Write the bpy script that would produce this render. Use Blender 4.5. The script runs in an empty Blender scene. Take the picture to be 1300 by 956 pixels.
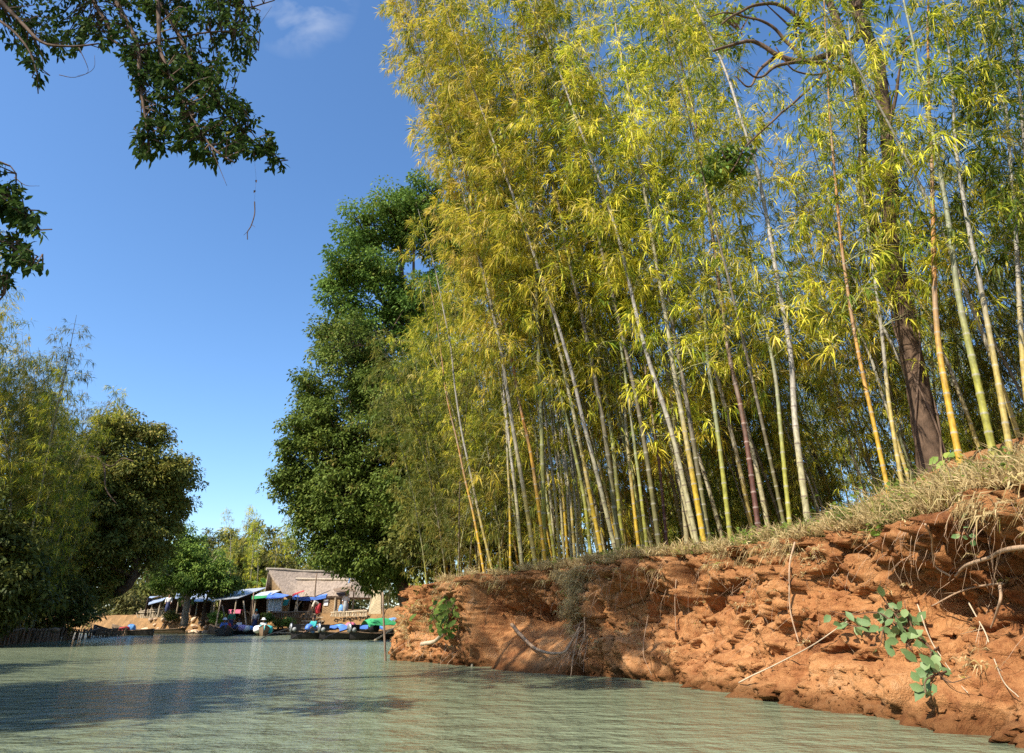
import bpy, bmesh, math, numpy as np
from mathutils import Vector, Matrix
R = math.radians
S = bpy.context.scene
COL = S.collection

# ------------------------------------------------------------------ camera
CAM_Z = 0.95; PITCH = R(22.3); FPX = 867.0; CX, CY = 650.0, 433.5
cam_d = bpy.data.cameras.new('camera'); cam = bpy.data.objects.new('camera', cam_d); COL.objects.link(cam)
cam.location = (0, 0, CAM_Z); cam.rotation_euler = (R(90) + PITCH, 0, 0)
cam_d.sensor_width = 36; cam_d.lens = 24.0; cam_d.shift_y = -(478 - CY) / 1300.0
cam_d.clip_start = 0.05; cam_d.clip_end = 6000
S.camera = cam
_c, _s = math.cos(PITCH), math.sin(PITCH)
def ray(px, py):
    x = (px - CX) / FPX; y = (CY - py) / FPX
    return np.array([x, _c - y * _s, _s + y * _c])
def at_y(px, py, Y):
    d = ray(px, py); return np.array([0, 0, CAM_Z]) + d * (Y / d[1])
def at_z(px, py, z):
    d = ray(px, py); return np.array([0, 0, CAM_Z]) + d * ((z - CAM_Z) / d[2])
def to_px(P):
    P = np.asarray(P, float); Q = P - np.array([0, 0, CAM_Z])
    f = Q[..., 1] * _c + Q[..., 2] * _s; u = -Q[..., 1] * _s + Q[..., 2] * _c
    return CX + FPX * Q[..., 0] / f, CY - FPX * u / f

# ------------------------------------------------------------------ light, sky, view
SUN_DIR = np.array([-0.74, -0.67, 0.0]); SUN_DIR /= np.linalg.norm(SUN_DIR)
SUN_EL = R(44)
tosun = Vector((SUN_DIR[0] * math.cos(SUN_EL), SUN_DIR[1] * math.cos(SUN_EL), math.sin(SUN_EL)))
ld = bpy.data.lights.new('sun', 'SUN'); ld.energy = 5.0; ld.angle = R(0.53); ld.color = (1.0, 0.93, 0.82)
lo = bpy.data.objects.new('sun', ld); COL.objects.link(lo); lo.location = (-20, -20, 60)
lo.rotation_euler = tosun.to_track_quat('Z', 'Y').to_euler()
W = bpy.data.worlds.new('World'); S.world = W; W.use_nodes = True
wn, wl = W.node_tree.nodes, W.node_tree.links
wn.clear()
sky = wn.new('ShaderNodeTexSky'); sky.sky_type = 'NISHITA'; sky.sun_disc = False
sky.sun_elevation = SUN_EL; sky.sun_rotation = math.atan2(tosun.x, tosun.y)
sky.altitude = 900; sky.air_density = 1.0; sky.dust_density = 1.5; sky.ozone_density = 3.0
bg = wn.new('ShaderNodeBackground'); bg.inputs[1].default_value = 0.15
out = wn.new('ShaderNodeOutputWorld')
# faint wisps of high cloud
tc = wn.new('ShaderNodeTexCoord'); mp = wn.new('ShaderNodeMapping'); mp.inputs['Scale'].default_value = (1, 1, 2.2)
nz = wn.new('ShaderNodeTexNoise'); nz.inputs['Scale'].default_value = 3.1; nz.inputs['Detail'].default_value = 7; nz.inputs['Roughness'].default_value = 0.55
rp = wn.new('ShaderNodeValToRGB'); rp.color_ramp.elements[0].position = 0.66; rp.color_ramp.elements[0].color = (0, 0, 0, 1)
rp.color_ramp.elements[1].position = 0.86; rp.color_ramp.elements[1].color = (0.55, 0.55, 0.55, 1)
mx = wn.new('ShaderNodeMixRGB'); mx.inputs[2].default_value = (3.6, 3.8, 4.1, 1)
hs = wn.new('ShaderNodeHueSaturation'); hs.inputs['Saturation'].default_value = 1.15
wl.new(tc.outputs['Generated'], mp.inputs[0]); wl.new(mp.outputs[0], nz.inputs['Vector']); wl.new(nz.outputs[0], rp.inputs[0])
wl.new(sky.outputs[0], hs.inputs['Color'])
# one small white cloud high up, a little left of the river's line
cd = ray(372, -14); cd = cd / np.linalg.norm(cd)
vd = wn.new('ShaderNodeVectorMath'); vd.operation = 'DOT_PRODUCT'; vd.inputs[1].default_value = tuple(cd); nv_ = wn.new('ShaderNodeVectorMath'); nv_.operation = 'NORMALIZE'
wl.new(tc.outputs['Generated'], nv_.inputs[0]); wl.new(nv_.outputs[0], vd.inputs[0])
mr_ = wn.new('ShaderNodeMapRange'); mr_.inputs[1].default_value = .9965; mr_.inputs[2].default_value = 1.0; mr_.inputs[4].default_value = 1.0; wl.new(vd.outputs['Value'], mr_.inputs[0])
nz2 = wn.new('ShaderNodeTexNoise'); nz2.inputs['Scale'].default_value = 7; nz2.inputs['Detail'].default_value = 9; nz2.inputs['Distortion'].default_value = .6; mp2 = wn.new('ShaderNodeMapping'); mp2.inputs['Scale'].default_value = (.7, 1.6, 2.4); wl.new(tc.outputs['Generated'], mp2.inputs[0]); wl.new(mp2.outputs[0], nz2.inputs['Vector'])
mr2 = wn.new('ShaderNodeMapRange'); mr2.inputs[1].default_value = .46; mr2.inputs[2].default_value = .80; mr2.inputs[4].default_value = .9; wl.new(nz2.outputs[0], mr2.inputs[0])
ml = wn.new('ShaderNodeMath'); ml.operation = 'MULTIPLY'; wl.new(mr_.outputs[0], ml.inputs[0]); wl.new(mr2.outputs[0], ml.inputs[1])
am = wn.new('ShaderNodeMath'); am.operation = 'ADD'; am.use_clamp = True; wl.new(ml.outputs[0], am.inputs[0]); wl.new(rp.outputs[0], am.inputs[1])
wl.new(am.outputs[0], mx.inputs[0]); wl.new(hs.outputs[0], mx.inputs[1]); wl.new(mx.outputs[0], bg.inputs[0]); wl.new(bg.outputs[0], out.inputs[0])
S.view_settings.view_transform = 'Standard'; S.view_settings.look = 'None'; S.view_settings.gamma = 1; S.view_settings.exposure = 0.82
S.view_settings.use_curve_mapping = False
S.render.engine = 'CYCLES'
S.cycles.max_bounces = 6; S.cycles.diffuse_bounces = 3; S.cycles.glossy_bounces = 3; S.cycles.transmission_bounces = 3
S.cycles.transparent_max_bounces = 4; S.cycles.caustics_reflective = False; S.cycles.caustics_refractive = False
S.cycles.use_denoising = False; S.cycles.sample_clamp_direct = 5.0; S.cycles.sample_clamp_indirect = 3.0

# ------------------------------------------------------------------ numpy noise
def _hash(ix, iy, iz, s):
    with np.errstate(over='ignore'):
        n = (ix.astype(np.int64) * 374761393 + iy.astype(np.int64) * 668265263 + iz.astype(np.int64) * 1440662683 + s * 1274126177)
        n &= 0xffffffff
        n = ((n ^ (n >> 13)) * 1274126177) & 0xffffffff
        n = ((n ^ (n >> 15)) * 2246822519) & 0xffffffff
        n ^= n >> 16
    return n / 4294967295.0
def vnoise(P, seed=0):
    P = np.asarray(P, float); I = np.floor(P).astype(np.int64); F = P - I; F = F * F * (3 - 2 * F)
    x, y, z = I[..., 0], I[..., 1], I[..., 2]; fx, fy, fz = F[..., 0], F[..., 1], F[..., 2]
    r = 0
    for dx in (0, 1):
        for dy in (0, 1):
            for dz in (0, 1):
                r = r + _hash(x + dx, y + dy, z + dz, seed) * (fx if dx else 1 - fx) * (fy if dy else 1 - fy) * (fz if dz else 1 - fz)
    return r * 2 - 1
def fbm(P, freq=1.0, octv=4, seed=0, gain=0.5):
    P = np.asarray(P, float) * freq; r = 0; a = 1; t = 0
    for i in range(octv):
        r = r + vnoise(P, seed + i * 17) * a; t += a; a *= gain; P = P * 2.03 + 3.1
    return r / t
def worley(P, freq, seed=0):
    """distance to the nearest and second nearest cell point and the random value of the nearest cell"""
    Q = np.asarray(P, float) * freq; I = np.floor(Q).astype(np.int64); F = Q - I
    d1 = np.full(Q.shape[:-1], 9.0); d2 = d1.copy(); v = np.zeros_like(d1)
    for dx in (-1, 0, 1):
        for dy in (-1, 0, 1):
            for dz in (-1, 0, 1):
                x, y, z = I[..., 0] + dx, I[..., 1] + dy, I[..., 2] + dz
                c = np.stack([_hash(x, y, z, seed) + dx, _hash(x, y, z, seed + 1) + dy, _hash(x, y, z, seed + 2) + dz], -1)
                d = np.sqrt(((c - F) ** 2).sum(-1)); r = _hash(x, y, z, seed + 3); n = d < d1
                d2 = np.where(n, d1, np.minimum(d2, d)); v = np.where(n, r, v); d1 = np.where(n, d, d1)
    return d1, d2, v
def sstep(x, a, b):
    t = np.clip((np.asarray(x, float) - a) / (b - a), 0, 1); return t * t * (3 - 2 * t)

# ------------------------------------------------------------------ mesh builder
class MB:
    def __init__(s): s.V = []; s.F = []; s.A = []; s.M = []; s.n = 0
    def add(s, v, f, a=0.0, m=0):
        """v (n,3); f (k,3|4) index array; a = per-vertex attribute"""
        v = np.asarray(v, float).reshape(-1, 3); f = np.asarray(f, np.int64)
        s.V.append(v); s.F.append(f + s.n); s.n += len(v)
        s.A.append(np.broadcast_to(np.asarray(a, float), (len(v),)).copy()); s.M.append(np.full(len(f), m))
        return s
    def box(s, c, size, rot=None, a=0.0, m=0, taper=None):
        x, y, z = np.array(size, float) / 2
        v = np.array([[-x, -y, -z], [x, -y, -z], [x, y, -z], [-x, y, -z], [-x, -y, z], [x, -y, z], [x, y, z], [-x, y, z]])
        if taper is not None: v[4:, :2] *= taper
        if rot is not None: v = v @ np.array(rot.to_matrix() if hasattr(rot, 'to_matrix') else rot).T
        return s.add(v + np.asarray(c, float), [[0, 3, 2, 1], [4, 5, 6, 7], [0, 1, 5, 4], [1, 2, 6, 5], [2, 3, 7, 6], [3, 0, 4, 7]], a, m)
    def quad(s, a, b, c, d, th=0.0, at=0.0, m=0):
        """four corners; given thickness it becomes a slab"""
        P = np.array([a, b, c, d], float)
        if not th: return s.add(P, [[0, 1, 2, 3]], at, m)
        n = np.cross(P[1] - P[0], P[3] - P[0]); n = n / np.linalg.norm(n) * th / 2
        return s.add(np.vstack([P + n, P - n]), [[0, 1, 2, 3], [7, 6, 5, 4], [0, 4, 5, 1], [1, 5, 6, 2], [2, 6, 7, 3], [3, 7, 4, 0]], at, m)
    def grid(s, G, a=0.0, m=0, closed=False):
        G = np.asarray(G, float); r, c = G.shape[:2]
        i = np.arange(r * c).reshape(r, c)
        if closed: i = np.concatenate([i, i[:, :1]], 1)
        f = np.stack([i[:-1, :-1], i[:-1, 1:], i[1:, 1:], i[1:, :-1]], -1).reshape(-1, 4)
        return s.add(G.reshape(-1, 3), f, np.asarray(a, float).reshape(-1) if np.ndim(a) else a, m)
    def tube(s, P, r, k=8, a=None, m=0, cap=True):
        P = np.asarray(P, float); n = len(P); r = np.broadcast_to(np.asarray(r, float), (n,))
        T = np.gradient(P, axis=0); T /= np.linalg.norm(T, axis=1)[:, None] + 1e-9
        ref = np.array([0, 0, 1.0]) if abs(T[0, 2]) < 0.9 else np.array([1.0, 0, 0])
        U = np.cross(ref, T[0]); U /= np.linalg.norm(U); Us = []
        for t in T:
            U = U - t * np.dot(U, t); U /= np.linalg.norm(U) + 1e-9; Us.append(U)
        Us = np.array(Us); Vs = np.cross(T, Us)
        th = np.linspace(0, 2 * np.pi, k, endpoint=False)
        G = P[:, None] + r[:, None, None] * (np.cos(th)[None, :, None] * Us[:, None] + np.sin(th)[None, :, None] * Vs[:, None])
        at = 0.0 if a is None else np.repeat(np.broadcast_to(np.asarray(a, float), (n,)), k)
        s.grid(G, at, m, closed=True)
        if cap:
            b = s.n - n * k
            for row in (0, n - 1):
                c = P[row]; s.V.append(c[None]); s.A.append(np.array([0.0 if a is None else np.broadcast_to(a, (n,))[row]])); ci = s.n; s.n += 1
                ii = b + row * k + np.arange(k); jj = np.roll(ii, -1)
                f = np.stack([np.full(k, ci), ii, jj], -1) if row else np.stack([np.full(k, ci), jj, ii], -1)
                s.F.append(f); s.M.append(np.full(k, m))
        return s
    def sticks(s, A, B, ra, rb, a=0.0, m=0, k=3):
        A = np.asarray(A, float).reshape(-1, 3); B = np.asarray(B, float).reshape(-1, 3); n = len(A)
        if n == 0: return s
        T = B - A; T /= np.linalg.norm(T, axis=1)[:, None] + 1e-9
        ref = np.where(np.abs(T[:, 2:3]) < 0.9, np.array([[0, 0, 1.0]]), np.array([[1.0, 0, 0]]))
        U = np.cross(ref, T); U /= np.linalg.norm(U, axis=1)[:, None] + 1e-9; Vv = np.cross(T, U)
        ra = np.broadcast_to(np.asarray(ra, float), (n,)); rb = np.broadcast_to(np.asarray(rb, float), (n,))
        vs = []
        for base, r in ((A, ra), (B, rb)):
            for j in range(k):
                t = 2 * np.pi * j / k
                vs.append(base + r[:, None] * (math.cos(t) * U + math.sin(t) * Vv))
        v = np.stack(vs, 1).reshape(-1, 3)
        o = np.arange(n)[:, None, None] * (2 * k)
        f = np.array([[j, (j + 1) % k, k + (j + 1) % k, k + j] for j in range(k)])[None]
        at = np.repeat(np.broadcast_to(np.asarray(a, float), (n,)), 2 * k)
        return s.add(v, (o + f).reshape(-1, 4), at, m)
    def leaves(s, P, D, N, L, Wd, droop=0.25, a=0.0, m=0, mid=0.38, fold=0.12):
        """thin leaf: base, two side points, tip; tip bends down"""
        P = np.asarray(P, float); n = len(P)
        if n == 0: return s
        D = D / (np.linalg.norm(D, axis=1)[:, None] + 1e-9); X = np.cross(D, N); X /= np.linalg.norm(X, axis=1)[:, None] + 1e-9
        N = np.cross(X, D); L = np.broadcast_to(np.asarray(L, float), (n,))[:, None]; Wd = np.broadcast_to(np.asarray(Wd, float), (n,))[:, None]
        M_ = P + D * L * mid
        v = np.stack([P, M_ - X * Wd / 2 + N * Wd * fold, M_ + X * Wd / 2 + N * Wd * fold, P + D * L * 0.97 + np.array([0, 0, -1.0]) * L * droop], 1).reshape(-1, 3)
        o = np.arange(n)[:, None, None] * 4
        at = np.repeat(np.broadcast_to(np.asarray(a, float), (n,)), 4)
        return s.add(v, (o + np.array([[0, 2, 1], [1, 2, 3]])[None]).reshape(-1, 3), at, m)
    def ovals(s, P, D, N, L, Wd, droop=0.2, a=0.0, m=0):
        """broad leaf with six edge points folded on its midrib"""
        P = np.asarray(P, float); n = len(P)
        if n == 0: return s
        D = D / (np.linalg.norm(D, axis=1)[:, None] + 1e-9); X = np.cross(D, N); X /= np.linalg.norm(X, axis=1)[:, None] + 1e-9
        N = np.cross(X, D); L = np.broadcast_to(np.asarray(L, float), (n,))[:, None]; Wd = np.broadcast_to(np.asarray(Wd, float), (n,))[:, None]
        dn = np.array([0, 0, -1.0])
        pts = [P]
        for u, w in ((0.28, 0.42), (0.62, 0.46)):
            c = P + D * L * u + dn * L * droop * u * u
            pts += [c - X * Wd * w + N * Wd * 0.1, c, c + X * Wd * w + N * Wd * 0.1]
        pts.append(P + D * L + dn * L * droop)
        v = np.stack(pts, 1).reshape(-1, 3); o = np.arange(n)[:, None, None] * 8
        f4 = np.array([[1, 2, 5, 4], [2, 3, 6, 5]]); f3 = np.array([[0, 2, 1], [0, 3, 2], [4, 5, 7], [5, 6, 7]])
        at = np.repeat(np.broadcast_to(np.asarray(a, float), (n,)), 8)
        base = s.n
        s.add(v, (o + f4[None]).reshape(-1, 4), at, m)
        F = (o + f3[None]).reshape(-1, 3) + base
        s.F.append(F); s.M.append(np.full(len(F), m))
        return s
    def join(s, o, m=0):
        for f, k in zip(o.F, o.M): s.F.append(f + s.n); s.M.append(k + m)
        s.V += o.V; s.A += o.A; s.n += o.n
        return s
    def mesh(s, name, mats, smooth=False):
        me = bpy.data.meshes.new(name)
        V = np.concatenate(s.V); A = np.concatenate(s.A)
        li = np.concatenate([f.reshape(-1) for f in s.F]); lt = np.concatenate([np.full(len(f), f.shape[1]) for f in s.F])
        ls = np.concatenate([[0], np.cumsum(lt)[:-1]])
        me.vertices.add(len(V)); me.vertices.foreach_set('co', V.astype(np.float32).reshape(-1))
        me.loops.add(len(li)); me.loops.foreach_set('vertex_index', li.astype(np.int32))
        me.polygons.add(len(lt)); me.polygons.foreach_set('loop_start', ls.astype(np.int32)); me.polygons.foreach_set('loop_total', lt.astype(np.int32))
        me.polygons.foreach_set('material_index', np.concatenate(s.M).astype(np.int32))
        me.polygons.foreach_set('use_smooth', np.full(len(lt), bool(smooth)))
        at = me.attributes.new('tint', 'FLOAT', 'POINT'); at.data.foreach_set('value', A.astype(np.float32))
        me.update(calc_edges=True); me.validate(verbose=False)
        for m in (mats if isinstance(mats, (list, tuple)) else [mats]): me.materials.append(m)
        return me
    def build(s, name, mats, parent=None, smooth=False, loc=None):
        o = bpy.data.objects.new(name, s.mesh(name, mats, smooth)); COL.objects.link(o)
        if parent is not None: o.parent = parent
        if loc is not None: o.location = loc
        return o
def tag(o, label=None, cat=None, group=None, kind=None):
    if label: o['label'] = label
    if cat: o['category'] = cat
    if group: o['group'] = group
    if kind: o['kind'] = kind
    return o
def thing(name, label, cat, loc=(0, 0, 0), rz=0.0, group=None):
    o = bpy.data.objects.new(name, None); COL.objects.link(o); o.empty_display_size = 0.2
    o.location = tuple(float(c) for c in loc); o.rotation_euler = (0, 0, rz)
    return tag(o, label, cat, group)
def kids(o): return [c for c in bpy.data.objects if c.parent == o]
def dup(root, tree, loc, rot=(0, 0, 0), scale=1.0, label=None, group=None):
    """tree: list of (part, [sub-parts]) of root"""
    r = root.copy(); COL.objects.link(r); r.location = tuple(float(c) for c in loc); r.rotation_euler = rot
    r.scale = (scale,) * 3 if np.isscalar(scale) else scale
    if label: r['label'] = label
    if group: r['group'] = group
    for p, subs in tree:
        c = p.copy(); COL.objects.link(c); c.parent = r
        for q in subs:
            d = q.copy(); COL.objects.link(d); d.parent = c
    return r

# ------------------------------------------------------------------ materials
def nodemat(name):
    m = bpy.data.materials.new(name); m.use_nodes = True; n = m.node_tree.nodes; l = m.node_tree.links
    return m, n, l, n['Principled BSDF'], n['Material Output']
def ramp(n, l, src, stops):
    r = n.new('ShaderNodeValToRGB'); e = r.color_ramp.elements
    while len(e) < len(stops): e.new(0.5)
    for i, (p, c) in enumerate(stops): e[i].position = p; e[i].color = (*c, 1)
    l.new(src, r.inputs[0]); return r
def attr(n, name='tint'):
    a = n.new('ShaderNodeAttribute'); a.attribute_name = name; return a
def noise_node(n, l, scale, detail=5, rough=0.6, obj=True, stretch=None):
    t = n.new('ShaderNodeTexCoord'); z = n.new('ShaderNodeTexNoise'); z.inputs['Scale'].default_value = scale
    z.inputs['Detail'].default_value = detail; z.inputs['Roughness'].default_value = rough
    if stretch:
        mp = n.new('ShaderNodeMapping'); mp.inputs['Scale'].default_value = stretch
        l.new(t.outputs['Object'], mp.inputs[0]); l.new(mp.outputs[0], z.inputs['Vector'])
    else: l.new(t.outputs['Object'], z.inputs['Vector'])
    return z
def bump(n, l, bs, h, strength=0.4, dist=0.05):
    b = n.new('ShaderNodeBump'); b.inputs['Strength'].default_value = strength; b.inputs['Distance'].default_value = dist
    l.new(h, b.inputs['Height']); l.new(b.outputs[0], bs.inputs['Normal']); return b
def leafmat(name, stops, trans=0.35, rough=0.45, spec=0.3, hue=0.0):
    spec *= .5; rough += .1
    m, n, l, bs, out = nodemat(name)
    r = ramp(n, l, attr(n).outputs['Fac'], stops)
    oi = n.new('ShaderNodeObjectInfo'); h = n.new('ShaderNodeHueSaturation')
    mr = n.new('ShaderNodeMapRange'); mr.inputs[3].default_value = 0.485 ; mr.inputs[4].default_value = 0.515
    mv = n.new('ShaderNodeMapRange'); mv.inputs[3].default_value = 0.8; mv.inputs[4].default_value = 1.15
    l.new(oi.outputs['Random'], mr.inputs[0]); l.new(oi.outputs['Random'], mv.inputs[0])
    l.new(mr.outputs[0], h.inputs['Hue']); l.new(mv.outputs[0], h.inputs['Value']); l.new(r.outputs[0], h.inputs['Color'])
    l.new(h.outputs[0], bs.inputs['Base Color']); bs.inputs['Roughness'].default_value = rough; bs.inputs['Specular IOR Level'].default_value = spec
    t = n.new('ShaderNodeBsdfTranslucent'); l.new(h.outputs[0], t.inputs[0]); mx = n.new('ShaderNodeMixShader'); mx.inputs[0].default_value = trans
    l.new(bs.outputs[0], mx.inputs[1]); l.new(t.outputs[0], mx.inputs[2]); l.new(mx.outputs[0], out.inputs[0])
    return m
def plain(name, col, rough=0.7, var=0.25, scale=6.0, spec=0.3, metal=0.0, bmp=0.0, stretch=None):
    m, n, l, bs, out = nodemat(name)
    z = noise_node(n, l, scale, stretch=stretch)
    c0 = tuple(c * (1 - var) for c in col); c1 = tuple(min(1, c * (1 + var)) for c in col)
    r = ramp(n, l, z.outputs[0], [(0.3, c0), (0.7, c1)]); l.new(r.outputs[0], bs.inputs['Base Color'])
    bs.inputs['Roughness'].default_value = rough; bs.inputs['Specular IOR Level'].default_value = spec; bs.inputs['Metallic'].default_value = metal
    if bmp: bump(n, l, bs, z.outputs[0], bmp, 0.03)
    return m
# ------------------------------------------------------------------ river outline (right bank, then village shore, then left bank)
BANK = np.array([(6.2, -14), (5.6, -4), (5.15, 2), (4.75, 5.5), (4.3, 8.3), (3.75, 10.6), (2.9, 12.7), (1.5, 14.5), (-0.2, 16.3), (-1.8, 18.6), (-3.05, 20.3), (-3.4, 21.6), (-3.3, 25), (-4.2, 31), (-5.0, 37), (-5.4, 42), (-7.2, 46.5)], float)
SHORE = np.array([(-11, 52), (-15, 56), (-19.5, 60), (-24, 62.5), (-30, 65), (-36, 69), (-46, 78), (-70, 95)], float)
LEFT = np.array([(-80, 80), (-52, 69), (-37, 61), (-33, 57), (-27.5, 47), (-23.5, 38), (-19.8, 29.5), (-16.8, 21), (-14.3, 12), (-13, 3), (-12, -14)], float)
def catmull(P, per=12):
    P = np.asarray(P, float); Q = np.vstack([2 * P[0] - P[1], P, 2 * P[-1] - P[-2]]); o = []
    for i in range(1, len(Q) - 2):
        a, b, c, d = Q[i - 1:i + 3]
        for t in np.linspace(0, 1, per, endpoint=False):
            o.append(0.5 * (2 * b + (c - a) * t + (2 * a - 5 * b + 4 * c - d) * t * t + (3 * b - a - 3 * c + d) * t ** 3))
    o.append(P[-1]); return np.array(o)
def resample(P, ds=None, n=None):
    seg = np.linalg.norm(np.diff(P, axis=0), axis=1); s = np.concatenate([[0], np.cumsum(seg)])
    n = n or max(2, int(s[-1] / ds)); t = np.linspace(0, s[-1], n)
    return np.stack([np.interp(t, s, P[:, i]) for i in range(P.shape[1])], -1)
bank_c = catmull(BANK, 8); shore_c = catmull(SHORE, 6); left_c = catmull(LEFT, 6)
RIVER = np.vstack([bank_c, shore_c, left_c, [(-12, -60), (6.5, -60)]])
def sdist(X, Y):
    """signed distance to the river outline, positive on land"""
    P = np.stack([X, Y], -1).reshape(-1, 2); A = RIVER; B = np.roll(RIVER, -1, 0)
    d = np.full(len(P), 1e9); ins = np.zeros(len(P), bool)
    for a, b in zip(A, B):
        ab = b - a; t = np.clip(((P - a) @ ab) / (ab @ ab + 1e-12), 0, 1)
        d = np.minimum(d, np.hypot(*(P - a - t[:, None] * ab).T))
        c = ((a[1] > P[:, 1]) != (b[1] > P[:, 1]))
        with np.errstate(divide='ignore', invalid='ignore'):
            xi = (b[0] - a[0]) * (P[:, 1] - a[1]) / (b[1] - a[1]) + a[0]
        ins ^= c & (P[:, 0] < xi)
    return np.where(ins, -d, d).reshape(np.shape(X))
def ztop(X, Y, d=None):
    """height of the land surface"""
    X = np.asarray(X, float); Y = np.asarray(Y, float)
    if d is None: d = sdist(X, Y)
    right = 2.12 - 0.28 * sstep(Y, 12, 21) + 1.25 * sstep(d, 0.7, 3.6) * sstep(X, 4.2, 6.0) * (1 - sstep(Y, 10.5, 15)) + 0.25 * sstep(d, 3, 12)
    vil = 1.55 + 0.5 * sstep(d, 4, 14)
    lft = 0.75 + 0.6 * sstep(d, 1, 8)
    kv = sstep(Y, 30, 48); kl = 1 - sstep(X + 0.0 * Y, -24, -10) ; kl = kl * (1 - sstep(Y - 0.6 * (-X), 34, 42))
    z = right * (1 - kv) + vil * kv
    z = z * (1 - kl) + lft * kl
    z = z + 1.5 * np.exp(-(((X + 3.2) / 4.2) ** 2 + ((Y - 49) / 4.5) ** 2))
    P = np.stack([X, Y, np.zeros_like(X)], -1)
    return z + 0.10 * fbm(P, 0.45, 3, 5) + 0.05 * fbm(P, 1.7, 2, 9)

def axis(lo, hi, step, far):
    a = list(np.arange(lo, hi + 1e-6, step)); s = step
    x = a[-1]
    while x < far: s *= 1.35; x += s; a.append(x)
    s = step; x = a[0]
    while x > -far: s *= 1.35; x -= s; a.insert(0, x)
    return np.array(a)
gx = axis(-48, 34, 0.7, 3000); gy = axis(-6, 84, 0.7, 3000)
GX, GY = np.meshgrid(gx, gy); GD = sdist(GX, GY); GT = ztop(GX, GY, GD)
strip_w = (1 - sstep(GD, 3.6, 4.6)) * (GX > -4.5 + 0 * GX) * (GY < 26)
GZ = -1.2 + (GT + 1.2 - 0.22 * strip_w) * sstep(GD, 0.2 + 0.5 * strip_w, 1.5 + 1.6 * strip_w)
GZ = np.where(GD < 0.2, -1.2, GZ)

def soilmat(name, kind):
    m, n, l, bs, out = nodemat(name)
    z1 = noise_node(n, l, 0.9, 4); z2 = noise_node(n, l, 7.0, 8, 0.7); z3 = noise_node(n, l, 34.0, 5, 0.7)
    if kind == 'bank': c = [(0.30, (0.13, 0.050, 0.024)), (0.42, (0.33, 0.135, 0.05)), (0.54, (0.49, 0.235, 0.092)), (0.72, (0.60, 0.36, 0.185))]
    else: c = [(0.3, (0.12, 0.07, 0.035)), (0.5, (0.24, 0.14, 0.06)), (0.65, (0.38, 0.21, 0.09)), (0.8, (0.46, 0.30, 0.15))]
    ad = n.new('ShaderNodeMath'); ad.operation = 'MULTIPLY_ADD'; ad.inputs[1].default_value = 0.5
    l.new(z1.outputs[0], ad.inputs[0]); hl = n.new('ShaderNodeMath'); hl.operation = 'MULTIPLY'; hl.inputs[1].default_value = 0.5
    l.new(z2.outputs[0], hl.inputs[0]); l.new(hl.outputs[0], ad.inputs[2])
    r = ramp(n, l, ad.outputs[0], c)
    if kind == 'bank':      # damp dark foot and a crumbly dark topsoil by real height
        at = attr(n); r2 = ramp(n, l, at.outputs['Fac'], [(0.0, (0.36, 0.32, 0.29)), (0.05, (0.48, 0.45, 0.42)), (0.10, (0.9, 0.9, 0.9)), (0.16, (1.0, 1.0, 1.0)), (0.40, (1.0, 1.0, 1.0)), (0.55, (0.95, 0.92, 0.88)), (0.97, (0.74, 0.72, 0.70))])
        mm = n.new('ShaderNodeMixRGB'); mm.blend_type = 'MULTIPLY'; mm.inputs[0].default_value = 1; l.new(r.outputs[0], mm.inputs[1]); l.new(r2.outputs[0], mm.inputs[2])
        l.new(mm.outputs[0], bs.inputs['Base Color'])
    else: l.new(r.outputs[0], bs.inputs['Base Color'])
    bs.inputs['Roughness'].default_value = 0.95; bs.inputs['Specular IOR Level'].default_value = 0.12
    sm = n.new('ShaderNodeMath'); sm.operation = 'ADD'; l.new(z2.outputs[0], sm.inputs[0]); l.new(z3.outputs[0], sm.inputs[1])
    bump(n, l, bs, sm.outputs[0], 0.9, 0.05)
    return m
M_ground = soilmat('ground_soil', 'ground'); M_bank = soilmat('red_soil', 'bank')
g = MB(); g.grid(np.stack([GX, GY, GZ], -1)); tag(g.build('ground', M_ground, smooth=True), kind='structure')

# ------------------------------------------------------------------ water
m, n, l, bs, out_ = nodemat('river_water')
z1 = noise_node(n, l, 1.0, 4, 0.5, stretch=(1.9, 2.5, 1)); z2 = noise_node(n, l, 0.11, 3, 0.5, stretch=(0.7, 2.0, 1))
z3 = noise_node(n, l, 5.0, 4, 0.6, stretch=(1.3, 1.7, 1))
r = ramp(n, l, z2.outputs[0], [(0.3, (0.125, 0.150, 0.088)), (0.7, (0.185, 0.210, 0.128))]); l.new(r.outputs[0], bs.inputs['Base Color'])
bs.inputs['Roughness'].default_value = 0.13; bs.inputs['IOR'].default_value = 1.33; bs.inputs['Specular IOR Level'].default_value = 0.28
sm = n.new('ShaderNodeMath'); sm.operation = 'MULTIPLY_ADD'; sm.inputs[1].default_value = 0.30; l.new(z3.outputs[0], sm.inputs[0]); l.new(z1.outputs[0], sm.inputs[2])
bump(n, l, bs, sm.outputs[0], 1.0, 0.19)
wb = MB(); wb.grid(np.stack(np.meshgrid(np.linspace(-110, 30, 15), np.linspace(-60, 110, 18)), -1).reshape(18, 15, 2) @ np.array([[1, 0, 0], [0, 1, 0.0]]))
tag(wb.build('water', m), kind='structure')

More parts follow.
